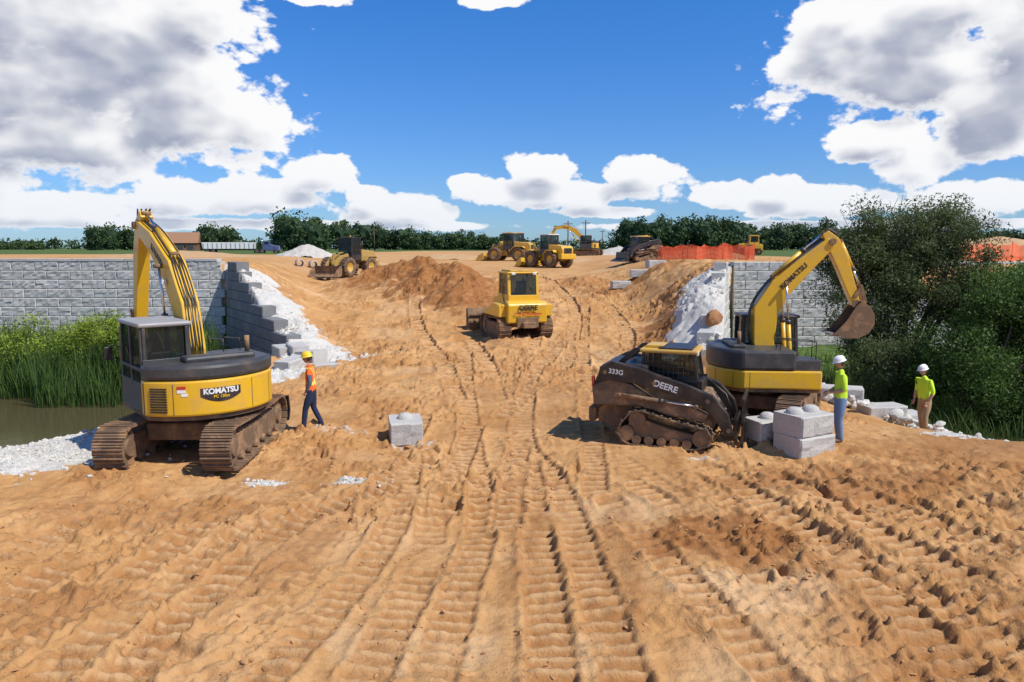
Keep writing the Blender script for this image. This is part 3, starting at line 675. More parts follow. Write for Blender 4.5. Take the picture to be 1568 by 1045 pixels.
# ------------------------------------------------------------------ compact track loader
DB=paint('dusty_chassis',(.10,.065,.04),.7,0,.75,(.38,.22,.11),.3)
def track_loader(name,loc,hd,tilt=(0,0),full=True):
    e=empty(name,loc,hd,1,tilt)
    for s in(-1,1):
        cy=s*.82; 
        path=[(-.98,.28),(-.86,.1),(-.7,.03),(.72,.03),(.98,.14),(1.06,.32),(.95,.48),(.2,.63),(-.45,.80),(-.68,.76),(-.9,.5)]
        P=[Vector((x,cy,z)) for x,z in path]; parts=[];n=len(P); pitch=.095
        segs=[(P[i],P[(i+1)%n]) for i in range(n)]; tot=sum((b-a).length for a,b in segs); k=int(tot/pitch)
        for i in range(k):
            d=i*tot/k
            for a,b in segs:
                l=(b-a).length
                if d<=l: break
                d-=l
            p=a.lerp(b,d/l); an=math.atan2(b.z-a.z,b.x-a.x)
            M=Matrix.Translation(p)@Matrix.Rotation(-an,4,'Y')
            parts.append(boxgeo((0,0,.0),(pitch*1.15,.44,.035),M)); parts.append(boxgeo((0,.11*(1 if i%2 else -1),-.03),(.05,.2,.03),M))
        multi('track',parts,RUBM,e)
        prism('track_frame',[(-.8,.2),(.8,.14),(.9,.3),(.1,.45),(-.45,.62),(-.75,.5)],cy-.12,cy+.12,MUD,e,.03)
        for x in(-.55,-.28,0,.28,.55): cyl('roller',(x,cy-.19,.14),(x,cy+.19,.14),.1,MUD,e,14)
        for x,z,r in((-.55,.6,.18),(-.78,.27,.17),(.86,.28,.2)): cyl('sprocket',(x,cy-.18,z),(x,cy+.18,z),r,MUD,e,18)
    prism('chassis',[(-1.55,.45),(-1.5,1.1),(-.9,1.35),(.9,1.15),(1.15,.7),(1.0,.3),(-1.2,.28)],-.58,.58,DB,e,.03)
    prism('engine_cover',[(-1.62,.62),(-1.66,1.2),(-1.45,1.72),(-1.3,1.78),(-.4,1.76),(-.4,1.1),(-1.1,1.0)],-.66,.66,CHAR,e,.05)
    box('rear_bumper',-1.72,-1.55,-.72,.72,.42,.75,DB,e,.04)
    for s in(-1,1):
        prism('side_tower',[(-1.55,.85),(-1.6,1.25),(-1.2,1.5),(-.7,1.35),(-.2,1.05),(.6,.95),(.95,.8),(.9,.62),(.1,.72),(-.5,.9),(-1.1,.85)],s*.79-.12,s*.79+.12,DB,e,.03)
        prism('lift_arm',[(-1.48,1.38),(-1.42,1.72),(-1.15,1.86),(-.5,1.72),(.5,1.42),(1.05,1.22),(1.38,.85),(1.5,.42),(1.32,.36),(1.12,.72),(.85,.98),(.2,1.18),(-.6,1.38),(-1.2,1.42)],s*.85-.085,s*.85+.085,CHAR,e,.02)
        prism('arm_link',[(-1.45,1.15),(-1.3,1.15),(-1.1,1.7),(-1.25,1.75)],s*.72-.03,s*.72+.03,CHAR,e,.01)
        for bx_,bz_ in ((-1.3,1.6),(-.2,1.42),(.95,1.1),(1.4,.5)): cyl('arm_pin',(bx_,s*.93,bz_),(bx_,s*.95,bz_),.045,MUD,e,12)
        ram(e,(-.95,1.12),(.72,.98),.05,s*.96,.55,DB)
        ram(e,(.95,1.0),(1.35,.4),.045,s*.55,.6,CHAR)
        tube('hose',[(.3,s*.72,1.3),(.8,s*.74,1.28),(1.2,s*.6,1.0),(1.4,s*.5,.5)],.02,BLACK,e,6)
    cab(e,-.62,.78,-.52,.52,1.0,2.12,CHAR,YELD,low=.42,t=.07,slope=.18,rake=.06)
    box('cab_roof_black',-.2,.55,-.5,.5,2.122,2.16,CHAR,e,.02)
    for a_,b_ in ((-.5,-.42),(.42,.5)): prism('rops_brace',[(-1.15,1.75),(-.98,1.75),(-.58,2.08),(-.62,2.14),(-.75,2.12)],a_,b_,CHAR,e,.015)
    prism('yellow_stripe',[(-.56,2.125),(-.15,2.125),(-.1,2.18),(-.5,2.18)],-.3,.3,YEL,e,.01)
    for s in(-1,1):
        parts=[]
        for i in range(9): parts.append(boxgeo((-.4+i*.11,s*.525,1.75),(.012,.012,.58)))
        for i in range(5): parts.append(boxgeo((.04,s*.525,1.5+i*.12),(1.0,.012,.012)))
        multi('window_guard',parts,CHAR,e)
    for y in(-.42,.42): box('work_lamp',.62,.68,y-.08,y+.08,2.0,2.1,LAMP,e,.02)
    for s in(-1,1): box('tail_lamp',-1.67,-1.62,s*.6-.06,s*.6+.06,1.2,1.45,RED,e,.01)
    box('quick_attach',1.46,1.56,-.55,.55,.22,.66,CHAR,e,.02)
    if full:
        parts=[boxgeo((1.66,0,z),(.06,1.3,.09)) for z in(.12,.60,1.1)]+[boxgeo((1.66,y,.6),(.05,.06,1.0)) for y in(-.62,.62)]
        for i in range(13): parts.append(boxgeo((1.66,-.56+i*.093,.85),(.02,.02,.5)))
        for i in range(5): parts.append(boxgeo((1.655,0,.68+i*.09),(.018,1.24,.018)))
        multi('fork_carriage',parts,CHAR,e)
        for y in(-.33,.33): prism('fork_tine',[(1.66,.62),(1.74,.62),(1.74,.12),(2.85,.05),(2.85,.03),(1.66,.05)],y-.06,y+.06,CHAR,e,.008)
        text('DEERE',.19,WHITE,e,(.05,-.942,1.36),(R(90),R(15),0),bold=.004)
        text('333G',.15,WHITE,e,(-1.05,-.942,1.62),(R(90),R(6),0),bold=.002)
    else:
        prism('bucket',[(1.56,.1),(1.56,.75),(1.75,.8),(1.8,.3),(2.35,.05),(2.35,.02),(1.7,.02)],-.95,.95,CHAR,e,.01)
    return e
track_loader('compact_track_loader',(3.62,16.7,gavg(3.6,16.7,.8)-.03),R(-21))
track_loader('compact_track_loader',(11.2,65,gavg(11.2,65,1)),R(200),full=False).scale=(1.05,1.05,1.05)
# ------------------------------------------------------------------ bulldozer
def bulldozer(name,loc,hd,sc=1.,tilt=(0,0)):
    e=empty(name,loc,hd,sc,tilt)
    undercarriage(e,3.0,1.0,.56,1.95,MUD)
    prism('main_frame',[(-1.35,.55),(-1.35,1.2),(2.0,1.2),(2.0,.6)],-.62,.62,MUD,e,.03)
    prism('engine_hood',[(.35,1.1),(.35,1.95),(1.75,1.75),(1.9,1.55),(1.9,.95)],-.48,.48,YEL,e,.05)
    box('radiator_grille',1.9,1.96,-.42,.42,.95,1.6,BLACK,e,.02)
    prism('rear_fuel_tank',[(-1.62,.75),(-1.68,1.55),(-1.5,1.72),(-.6,1.72),(-.6,.75)],-.92,.92,YEL,e,.06)
    for s in(-1,1):
        prism('fender',[(-1.4,1.02),(-1.4,1.55),(-.6,1.62),(.3,1.3),(.9,1.08),(.9,1.02)],s*.98-.28,s*.98+.28,YEL,e,.04)
        prism('push_arm',[(-.2,.45),(-.2,.65),(2.3,.62),(2.3,.4)],s*.55-.06,s*.55+.06,YELD,e,.02)
        ram(e,(1.5,1.3),(2.35,.7),.05,s*.3,.55)
    cab(e,-1.15,.35,-.72,.72,1.6,2.98,YEL,YEL,low=.35,t=.12,slope=.1,rake=.12)
    box('roof_cap',-1.0,.25,-.6,.6,2.982,3.06,YELD,e,.03)
    for y in(-.5,.5): box('work_lamp',-1.2,-1.1,y-.09,y+.09,2.84,2.95,LAMP,e,.02)
    cyl('exhaust_stack',(1.0,.25,1.8),(1.0,.25,2.6),.06,BLACK,e,12); cyl('air_intake',(.6,-.28,1.85),(.6,-.28,2.2),.09,BLACK,e,12)
    n=9;o=[];i_=[]
    for k in range(n):
        t=k/(n-1);z=.05+1.1*t; x=2.45-.22*math.sin(math.pi*t)+.12*t; o.append((x,z));i_.append((x-.05,z))
    prism('blade',o+i_[::-1],-1.6,1.6,MUD,e,.008)
    for s in(-1,1): prism('blade_end',[(2.3,.05),(2.62,.05),(2.62,1.1),(2.4,1.15)],s*1.6-.02,s*1.6+.02,MUD,e,.005)
    box('blade_edge',2.4,2.48,-1.62,1.62,.0,.14,STEEL,e,.01)
    for z in (.5,.85): box('blade_rib',2.15,2.25,-1.5,1.5,z-.05,z+.05,MUD,e,.01)
    box('rear_drawbar',-1.95,-1.6,-.3,.3,.55,.8,MUD,e,.03); box('rear_plate',-1.7,-1.6,-.5,.5,.55,1.0,MUD,e,.02)
    text('DEERE',.30,BLACK,e,(-1.73,0,1.42),(R(90),0,R(-90)),bold=.012)
    text('Terra Contracting',.17,RED,e,(-1.72,0,1.16),(R(90),0,R(-90)),bold=.005)
    tube('ladder_rail',[(-1.5,1.0,1.6),(-1.5,1.05,2.1),(-1.1,1.0,2.1),(-1.1,.9,1.6)],.02,BLACK,e,6)
    return e
bulldozer('bulldozer',(.15,32.8,gavg(.15,32.8,1.2)-.03),R(109),.97)
bulldozer('bulldozer',(33.,103,gavg(33,103,1.2)),R(170),.9)
# ------------------------------------------------------------------ wheel loaders
def wheel(par,x,y,r=.78,w=.5):
    h=w/2; prof=[(r*.5,-h*.75),(r*.62,-h),(r*.93,-h*.95),(r,-h*.7),(r,h*.7),(r*.93,h*.95),(r*.62,h),(r*.5,h*.75)]
    lathe('tyre',prof,RUBM,par,(x,y,r),28)
    parts=[]
    for i in range(20):
        for s in(-1,1):
            M=Matrix.Translation((x,y,r))@Matrix.Rotation(i*2*math.pi/20+(.15 if s>0 else 0),4,'Y')
            parts.append(boxgeo((0,s*h*.45,r+.015),(.09,h*.85,.06),M))
    multi('tread',parts,RUBM,par)
    lathe('rim',[(.001,-.05),(r*.25,-.12),(r*.3,-h*.5),(r*.5,-h*.72),(r*.52,-h*.76),(r*.52,h*.76),(r*.5,h*.72),(r*.3,h*.5),(r*.25,.12),(.001,.05)],YELD,par,(x,y,r),24)
def wheel_loader(name,loc,hd,body=YEL,cabm=DARK,sc=1.,tractor=False):
    e=empty(name,loc,hd,sc)
    for x in(-1.45,1.45):
        for s in(-1,1): wheel(e,x,s*.98,.78,.55)
        cyl('axle',(x,-.9,.78),(x,.9,.78),.16,MUD,e)
    prism('rear_frame',[(-2.3,.7),(-2.3,1.2),(-.2,1.2),(0,.9),(0,.6),(-1.8,.55)],-.45,.45,MUD,e,.03)
    prism('front_frame',[(.1,.6),(.1,1.0),(.6,1.75),(1.2,1.7),(1.9,1.0),(1.9,.6)],-.38,.38,body,e,.03)
    prism('engine_hood',[(-2.75,.95),(-2.8,1.75),(-2.6,2.05),(-.77,2.2),(-.77,1.15)],-.72,.72,body,e,.07)
    box('counterweight',-2.95,-2.45,-.95,.95,.8,1.3,body,e,.06); box('rear_grille',-2.815,-2.79,-.5,.5,1.35,1.85,BLACK,e,.01)
    for s in(-1,1): prism('fender',[(-2.2,1.45),(-2.0,1.68),(-1.0,1.68),(-.6,1.3),(-.6,1.2),(-1.0,1.58),(-2.0,1.58)],s*1.-.27,s*1.+.27,body,e,.01)
    cab(e,-.75,.55,-.68,.68,1.25,3.2,cabm,cabm if tractor else (body if body!=YEL else WHITE),low=.5,t=.08,slope=.05,rake=.05)
    for s in(-1,1):
        prism('loader_arm',offset_outline([(.75,1.75,.12),(1.6,1.55,.16),(2.3,1.0,.15),(2.75,.45,.1)]),s*.45-.06,s*.45+.06,body,e,.02)
        ram(e,(.5,1.0),(1.7,1.35),.06,s*.6,.6,body)
    ram(e,(.9,1.95),(2.0,1.8),.06,0,.6,body); prism('bell_crank',[(1.9,1.95),(2.1,1.85),(2.3,1.1),(2.15,1.1)],-.07,.07,body,e,.01)
    o=[(2.75,.9),(2.65,.5),(2.75,.15),(3.0,.03),(3.75,.02)]; i_=[(3.75,.06),(3.05,.09),(2.83,.2),(2.74,.5),(2.83,.9)]
    bm_=MUD if tractor else body
    prism('bucket_shell',o+i_,-1.3,1.3,bm_,e,.006)
    for s in(-1,1): prism('bucket_side',[(2.75,.95),(2.65,.5),(2.78,.12),(3.05,.02),(3.75,.02),(3.35,.6)],s*1.3-.02,s*1.3+.02,bm_,e,.006)
    cyl('exhaust_stack',(-1.4,.3,2.1),(-1.4,.3,2.9),.06,BLACK,e,12); cyl('beacon',(-.2,0,3.2),(-.2,0,3.33),.07,YELD,e,12)
    tube('mirror',[(.5,.7,2.7),(.7,.95,2.7),(.7,.95,2.4)],.02,BLACK,e,6)
    return e
wheel_loader('wheel_loader',(-12.9,59,gavg(-12.9,59,1.)),R(245),paint('faded_yellow',(.40,.25,.04),.5,0,.6),BLACK,.95,True)
wheel_loader('wheel_loader',(3.6,73,gavg(3.6,73,1.)),R(128),YEL)
wheel_loader('wheel_loader',(-.3,86,gavg(-.3,86,1.)),R(160),YELD,DARK,1.0)
wheel_loader('wheel_loader',(1.,100,gavg(1.,100,1.)),R(10),YELD,DARK,1.0)
# ------------------------------------------------------------------ people
SKINM=paint('skin',(.45,.24,.15),.5,0,.05)
HAIR=paint('hair',(.05,.03,.02),.7,0,.0); BOOT=paint('work_boots',(.10,.06,.035),.7,0,.4)
def cloth(n,c,d=.12): return paint(n,c,.9,0,d,(c[0]*.6,c[1]*.6,c[2]*.6),.3,9.)
LIPS=paint('lips',(.3,.12,.09),.5)
def person(name,loc,hd,lean,legs,arms,shirt,pants,hat,sleeve=None,vest=None,stripe=None,head_tilt=0.,H=1.8):
    e=empty(name,loc,hd,H/1.8)
    def L(x,y,z): return (x+lean*max(0,z-.95),y,z)
    Vx=[];Rd=[];E=[];tag=[]
    def add(p,r,pr=None,t=None):
        Vx.append(p);Rd.append(r)
        if pr is not None:E.append((pr,len(Vx)-1));tag.append(t)
        return len(Vx)-1
    p0=add(L(0,0,.97),(.165,.135)); p1=add(L(.01,0,1.12),(.155,.13),p0,'torso');p2=add(L(.01,0,1.32),(.18,.14),p1,'torso')
    p3=add(L(0,0,1.47),(.09,.08),p2,'torso');p4=add(L(.02,0,1.58),(.056,.056),p3,'neck')
    J={}
    for s,k in((1,'l'),(-1,'r')):
        sh=add(L(0,s*.19,1.425),(.075,.075),p2,'torso'); el,wr=arms[k]; el=L(*el);wr=L(*wr)
        e1=add(el,(.053,.053),sh,'uarm');mid_=tuple((a+b)/2 for a,b in zip(el,wr)); m_=add(mid_,(.046,.046),e1,'farm'); w1=add(wr,(.032,.032),m_,'farm'); J[k]=(el,wr)
        kn,an=legs[k]
        hp=add((0,s*.1,.89),(.11,.11),p0,'leg');th=add(tuple((a+b)/2 for a,b in zip((0,s*.105,.89),kn)),(.1,.1),hp,'leg')
        k1=add(kn,(.072,.072),th,'leg');ca=add(tuple(a*.6+b*.4 for a,b in zip(kn,an)),(.07,.07),k1,'leg')
        a1=add(an,(.058,.058),ca,'leg'); 
        hl=add((an[0]-.02,an[1],an[2]-.045),(.05,.046),a1,'boot'); add((an[0]+.17,an[1]+s*.03,an[2]-.055),(.044,.036),hl,'boot')
    me=bpy.data.meshes.new('sk');me.from_pydata(Vx,E,[]);o=bpy.data.objects.new('sk',me);COL.objects.link(o)
    o.modifiers.new('s','SKIN');sub=o.modifiers.new('u','SUBSURF');sub.levels=2
    for i,sv in enumerate(me.skin_vertices[0].data): sv.radius=Rd[i]; sv.use_root=(i==0)
    bpy.context.view_layer.update()
    m2=bpy.data.meshes.new_from_object(o.evaluated_get(bpy.context.evaluated_depsgraph_get())); bpy.data.objects.remove(o)
    ob=bpy.data.objects.new('body',m2);COL.objects.link(ob);ob.parent=e
    m2.materials.clear(); mats={'torso':vest or shirt,'uarm':shirt,'farm':sleeve or SKINM,'leg':pants,'boot':BOOT,'neck':SKINM,'stripe':stripe or shirt}
    names=list(mats); 
    for n_ in names: m2.materials.append(mats[n_])
    segs=[(Vector(Vx[a]),Vector(Vx[b]),t,(Rd[a][0]+Rd[b][0])/2) for (a,b),t in zip(E,tag)]
    for p in m2.polygons:
        c=p.center;best=9;bt='torso'
        for a,b,t,r in segs:
            d=b-a;u_=max(0,min(1,(c-a).dot(d)/d.length_squared)); dd=(a+d*u_-c).length-r
            if dd<best:best=dd;bt=t
        if bt=='torso' and c.z<.96: bt='leg'
        if bt=='leg' and c.z>.96: bt='torso'
        if stripe and bt=='torso' and (1.08<c.z<1.14 or (abs(abs(c.y)-.1)<.025 and c.z>1.1)): bt='stripe'
        p.material_index=names.index(bt);p.use_smooth=True
    hc=Vector(L(.035,0,1.70)); he=empty('head');he.parent=e;he.location=hc;he.rotation_euler=(0,head_tilt,0)
    bm=bmesh.new();bmesh.ops.create_uvsphere(bm,u_segments=24,v_segments=18,radius=1)
    for v in bm.verts:
        x,y,z=v.co; j=1-.25*max(0,-z)
        nose=.022*math.exp(-((y)/.18)**2-((z+.12)/.22)**2)*(x>0)*1.0
        brow=-.008*math.exp(-((abs(y)-.38)/.2)**2-((z-.05)/.15)**2)*(x>0)
        chin=.012*math.exp(-((z+.85)/.2)**2)*(x>0); mouth=-.004*math.exp(-((z+.5)/.07)**2-(y/.3)**2)*(x>0)
        v.co=(x*.098+nose+brow+chin+mouth,y*.077*j,z*.118)
    mm=bpy.data.meshes.new('face');bm.to_mesh(mm);bm.free();mm.materials.append(SKINM);fo=bpy.data.objects.new('face',mm);COL.objects.link(fo);fo.parent=he
    for p in mm.polygons:p.use_smooth=True
    tf=[tuple(f) for f in JF]; tF=[tuple(f) for f in IF]
    for s in(-1,1):
        multi('ear',[([Vector((.0,s*.076,0))+Vector((v[0]*.018,v[1]*.008,v[2]*.032)) for v in JV],tf)],SKINM,he,True)
        multi('eye',[([Vector((.086,s*.032,.004))+Vector(v)*.011 for v in JV],tf)],BLACK,he,True)
    multi('hair',[([Vector((-.018,0,.012))+Vector((v[0]*.092,v[1]*.083,v[2]*.11)) for v in IV],tF)],HAIR,he,True)
    multi('mouth',[boxgeo((.088,0,-.058),(.01,.045,.006))],LIPS,he)
    V=[];F=[];ns=28
    prof=[(1.12,-.02),(1.12,.0),(1.0,.03),(.98,.35),(.86,.68),(.6,.9),(.3,.99),(.001,1.02)]
    for k in range(ns):
        t=2*math.pi*k/ns
        for i,(r,z) in enumerate(prof):
            ex=.028*max(0,math.cos(t)) if i<2 else 0
            V.append((r*.127*math.cos(t)+ex,r*.106*math.sin(t),.035+z*.12))
    for k in range(ns):
        for j in range(len(prof)-1):
            a=k*8+j;b=((k+1)%ns)*8+j;F.append((a,b,b+1,a+1))
    fixn(mobj('hard_hat',V,F,hat,he,True)); tube('hat_ridge',[(.115,0,.09),(.078,0,.14),(0,0,.161),(-.078,0,.14),(-.115,0,.09)],.012,hat,he,6)
    for k,(el,wr) in J.items():
        s=1 if k=='l' else -1
        d=(Vector(wr)-Vector(el)).normalized(); side=Vector((1,0,0))-d*d.x
        if side.length<.2: side=Vector((0,0,1))-d*d.z
        side.normalize(); nrm=d.cross(side).normalized()*s; W_=Vector(wr); parts=[]
        parts.append(([W_+d*.045+d*(v[2]*.055)+side*(v[0]*.042)+nrm*(v[1]*.017) for v in IV],tF))
        for i,(off,l) in enumerate(((.032,.07),(.011,.078),(-.011,.072),(-.031,.058))):
            b=W_+d*.085+side*off; P=[b,b+d*l*.45-nrm*.008,b+d*l*.75-nrm*.028,b+d*l*.85-nrm*.05]
            parts.append(tubegeo(P,[.0095,.009,.008,.006],6))
        b=W_+d*.03+side*.036; parts.append(tubegeo([b,b+d*.03+side*.022-nrm*.008,b+d*.062+side*.022-nrm*.022],[.011,.01,.007],6))
        multi('hand',parts,SKINM,e,True)
    return e
ORANGE=cloth('orange_vest',(.95,.16,.02));LIME=cloth('lime_shirt',(.55,.80,.04),.1);NAVY=cloth('navy_trousers',(.018,.028,.07))
JEANS=cloth('jeans',(.16,.23,.36));TAN=cloth('tan_trousers',(.36,.24,.13));GREYS=cloth('grey_shirt',(.10,.12,.18));STRIPE=cloth('reflective_stripe',(.75,.8,.15))
HY=paint('hardhat_yellow',(.85,.55,.02),.35,0,.05);HW=paint('hardhat_white',(.8,.8,.78),.35,0,.05)
person('construction_worker',(-4.74,17.2,gz(-4.72,17.2)-.02),R(188),.05,
  {'l':((.14,.11,.5),(.19,.12,.09)),'r':((-.02,-.11,.5),(-.20,-.12,.10))},
  {'l':((-.02,.26,1.16),(.10,.23,.93)),'r':((-.02,-.26,1.15),(.08,-.24,.90))},GREYS,NAVY,HY,sleeve=GREYS,vest=ORANGE,stripe=STRIPE,head_tilt=.15)
person('construction_worker',(7.22,15.95,gz(7.22,15.95)-.02),R(170),.03,
  {'l':((.04,.13,.5),(.0,.15,.09)),'r':((.03,-.12,.5),(-.02,-.14,.09))},
  {'l':((-.02,.26,1.16),(.22,.14,1.08)),'r':((-.02,-.26,1.16),(.22,-.12,1.05))},LIME,JEANS,HW,head_tilt=.3,H=1.84)
person('construction_worker',(10.55,18.55,gz(10.55,18.55)-.04),R(195),.12,
  {'l':((.08,.12,.5),(.06,.14,.09)),'r':((.0,-.12,.5),(-.12,-.14,.09))},
  {'l':((.0,.27,1.15),(.12,.22,.92)),'r':((.0,-.27,1.15),(.1,-.25,.9))},LIME,TAN,HW,head_tilt=.25,H=1.76)
# ------------------------------------------------------------------ vegetation
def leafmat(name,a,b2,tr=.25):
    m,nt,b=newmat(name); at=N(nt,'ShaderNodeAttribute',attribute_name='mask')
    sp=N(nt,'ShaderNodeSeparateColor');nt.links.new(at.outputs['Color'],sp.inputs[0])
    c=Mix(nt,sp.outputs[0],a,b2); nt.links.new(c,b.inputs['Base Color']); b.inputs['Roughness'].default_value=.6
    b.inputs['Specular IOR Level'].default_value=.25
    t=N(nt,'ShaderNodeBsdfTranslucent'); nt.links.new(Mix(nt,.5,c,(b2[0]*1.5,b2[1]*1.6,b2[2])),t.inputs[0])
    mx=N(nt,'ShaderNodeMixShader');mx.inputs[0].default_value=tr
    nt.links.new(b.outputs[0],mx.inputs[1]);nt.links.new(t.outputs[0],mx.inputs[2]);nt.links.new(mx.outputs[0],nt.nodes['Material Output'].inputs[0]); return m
def leaves(C,size,val,asp=.4,up=0.):
    n=len(C); u=rng.normal(size=(n,3)); u[:,2]+=up; u/=np.linalg.norm(u,axis=1)[:,None]
    w=rng.normal(size=(n,3)); v=np.cross(u,w); v/=np.linalg.norm(v,axis=1)[:,None]
    s=(size*rng.uniform(.6,1.4,n))[:,None]
    P=np.stack([C+u*s,C+v*s*asp,C-u*s,C-v*s*asp],1).reshape(-1,3)
    c=np.repeat(np.clip(val,0,1),4); return P,np.stack([c,c,c,c*0+1],-1)
def crown(ells,nper,clump_r,size,nclump=1.,asp=.4,shell=.75):
    PS=[];CS=[]
    for (cx,cy,cz,rx,ry,rz_) in ells:
        K=max(4,int(nclump*14)); d=rng.normal(size=(K,3)); d/=np.linalg.norm(d,axis=1)[:,None]
        rad=rng.uniform(.35,1.05,K)[:,None]**shell; cc=np.array([cx,cy,cz])+d*rad*np.array([rx,ry,rz_])
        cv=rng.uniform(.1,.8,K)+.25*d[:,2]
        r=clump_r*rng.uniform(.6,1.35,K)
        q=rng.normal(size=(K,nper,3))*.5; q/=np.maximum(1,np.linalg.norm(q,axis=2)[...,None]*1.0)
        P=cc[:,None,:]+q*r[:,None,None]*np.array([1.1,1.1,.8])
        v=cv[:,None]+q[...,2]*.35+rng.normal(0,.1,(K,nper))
        p,c=leaves(P.reshape(-1,3),size,v.reshape(-1),asp); PS.append(p);CS.append(c)
    P=np.concatenate(PS);C=np.concatenate(CS); return P,C,np.arange(len(P)).reshape(-1,4)
BARK=paint('bark',(.09,.065,.045),.9,0,.4,(.16,.12,.09),.6,6.)
WIL=leafmat('willow_leaves',(.03,.05,.018),(.13,.165,.065)); BUSHM=leafmat('bush_leaves',(.02,.05,.012),(.10,.17,.035)); DIST=leafmat('distant_leaves',(.02,.045,.018),(.075,.12,.04),.15)  # distant greens pushed slightly blue, haze put into the leaf colour
REED=leafmat('reed_leaves',(.025,.065,.015),(.12,.185,.04)); SHR=leafmat('shrub_leaves',(.07,.12,.012),(.28,.36,.045))
def limbs(par,base,tips,r0):
    parts=[]
    for t in tips:
        b=Vector(base);T=Vector(t);m1=b.lerp(T,.35)+Vector((random.uniform(-.2,.2),random.uniform(-.2,.2),.25));m2=b.lerp(T,.7)+Vector((random.uniform(-.25,.25),random.uniform(-.25,.25),.2))
        parts.append(tubegeo([tuple(c) for c in catmull([b,m1,m2,T],4)],list(np.linspace(r0,r0*.15,13)),7))
    return multi('trunk_and_limbs',parts,BARK,par,True)
wt=empty('willow_tree',(0,0,0)); bx,by=14.2,27.0;bzz=gz(bx,by)
limbs(wt,(bx,by,bzz-.2),[(bx-1.9,by-.5,4.6),(bx-.9,by,5.6),(bx+.5,by+.3,5.8),(bx+1.8,by,5.0),(bx+2.5,by-.4,3.8),(bx-2.4,by-.6,3.3),(bx,by-1,4.3),(bx+1.2,by-1,5.2)],.17)
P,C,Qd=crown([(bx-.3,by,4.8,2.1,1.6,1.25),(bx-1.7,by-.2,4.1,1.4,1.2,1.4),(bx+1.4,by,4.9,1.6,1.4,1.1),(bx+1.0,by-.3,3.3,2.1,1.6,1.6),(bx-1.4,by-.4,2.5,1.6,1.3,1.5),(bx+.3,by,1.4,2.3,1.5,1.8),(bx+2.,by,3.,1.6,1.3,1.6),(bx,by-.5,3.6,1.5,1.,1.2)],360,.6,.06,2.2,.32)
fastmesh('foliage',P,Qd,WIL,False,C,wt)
parts=[]
for i in range(60):
    x=bx+random.uniform(-2.3,2.5); z=5.0+random.uniform(-.6,.8)-.12*(x-bx)**2; y=by+random.uniform(-1,1)
    parts.append(tubegeo([(x,y,z-.5),(x+random.uniform(-.2,.2),y,z),(x+random.uniform(-.4,.4),y,z+.55)],[.018,.012,.005],4))
multi('twigs',parts,BARK,wt)
def bush(name,ells,nper,cr,size,mat,ncl,asp=.45,base=None):
    e=empty(name); P,C,Qd=crown(ells,nper,cr,size,ncl,asp); fastmesh('foliage',P,Qd,mat,False,C,e)
    b=base or (ells[0][0],ells[0][1]); z=gz(*b)
    limbs(e,(b[0],b[1],z-.1),[(x+random.uniform(-.3,.3),y,z_+rz_*.5) for x,y,z_,rx,ry,rz_ in ells],.08); return e
bush('willow_bush',[(15.4,23.6,1.3,1.9,1.4,1.6),(17.2,24,2.1,1.9,1.4,1.9),(14.3,24.2,.2,1.4,1.2,1.2),(16.2,23.0,-.1,2.2,1.2,1.2),(18.6,24,1.1,1.7,1.4,2.0),(19.5,25,2.9,2,1.5,1.5),(17.8,22.6,.1,1.8,1.1,1.3),(16.,23.8,2.5,1.3,1.1,1.)],420,.6,.05,BUSHM,1.8)
bush('willow_bush',[(12.9,25.2,.6,1.2,1.,1.2),(13.4,25.4,-.1,1.5,1.,.9)],380,.5,.05,WIL,1.3)
bush('willow_bush',[(20,30,2.2,2.5,2,2.0),(24,31,2.4,3,2,1.8)],350,.8,.07,BUSHM,1.6)
bush('shrub',[(-14.6,28.5,.3,1.1,1.,1.5),(-16.2,29,.5,1.3,1.1,1.5),(-13.4,29.6,-.1,.9,.9,1.2)],420,.5,.05,SHR,1.7)
bush('shrub',[(-18.8,30,.2,1.6,1.3,1.4),(-21.4,30,.1,1.6,1.3,1.3),(-24.,30.5,.2,2,1.3,1.3)],380,.55,.055,SHR,1.5)
def blades(name,xx,yy,z0,h,w,mat,lean=.25):
    n=len(xx); a=rng.uniform(0,6.28,n); dx,dy=np.cos(a),np.sin(a); b=rng.uniform(0,6.28,n); lx,ly=np.cos(b)*lean*h*rng.uniform(.1,1,n),np.sin(b)*lean*h*rng.uniform(.1,1,n)
    rows=[]
    for t,ww in((0,1),(.45,.9),(.8,.6),(1,.08)):
        k=t**2.2; cx=xx+lx*k;cy=yy+ly*k;cz=z0+h*t*(1-.12*k)
        rows.append(np.stack([cx-dx*w*ww,cy-dy*w*ww,cz],-1));rows.append(np.stack([cx+dx*w*ww,cy+dy*w*ww,cz],-1))
    V=np.stack(rows,1); i=np.arange(n)[:,None,None]*8; q=np.array([[0,1,3,2],[2,3,5,4],[4,5,7,6]])[None]
    v=np.clip(rng.normal(.45,.22,n),0,1); cv=np.repeat(v,8)*np.tile([.3,.3,.7,.7,1,1,1.1,1.1],n)
    return fastmesh(name,V.reshape(-1,3),(i+q).reshape(-1,4),mat,False,np.stack([cv,cv,cv,cv*0+1],-1))
n=17000; xx=rng.uniform(-34,-11.,n); yy=rng.uniform(26,35,n); 
k=(yy>26.9+1.0*np.sin(xx*.9)+1.1*fbm(xx/1.5,yy*0,2,7))&(xx<-11.3-(yy-26)*.28); k&=inpoly(xx,yy,LPOLY); xx,yy=xx[k],yy[k]
z=hz(xx,yy); blades('reed_bed',xx,yy,np.minimum(z,-1.35+0*z),rng.uniform(1.6,2.9,len(xx))*(1+.35*fbm(xx/1.2,yy/1.2,2,77)),.017,REED)
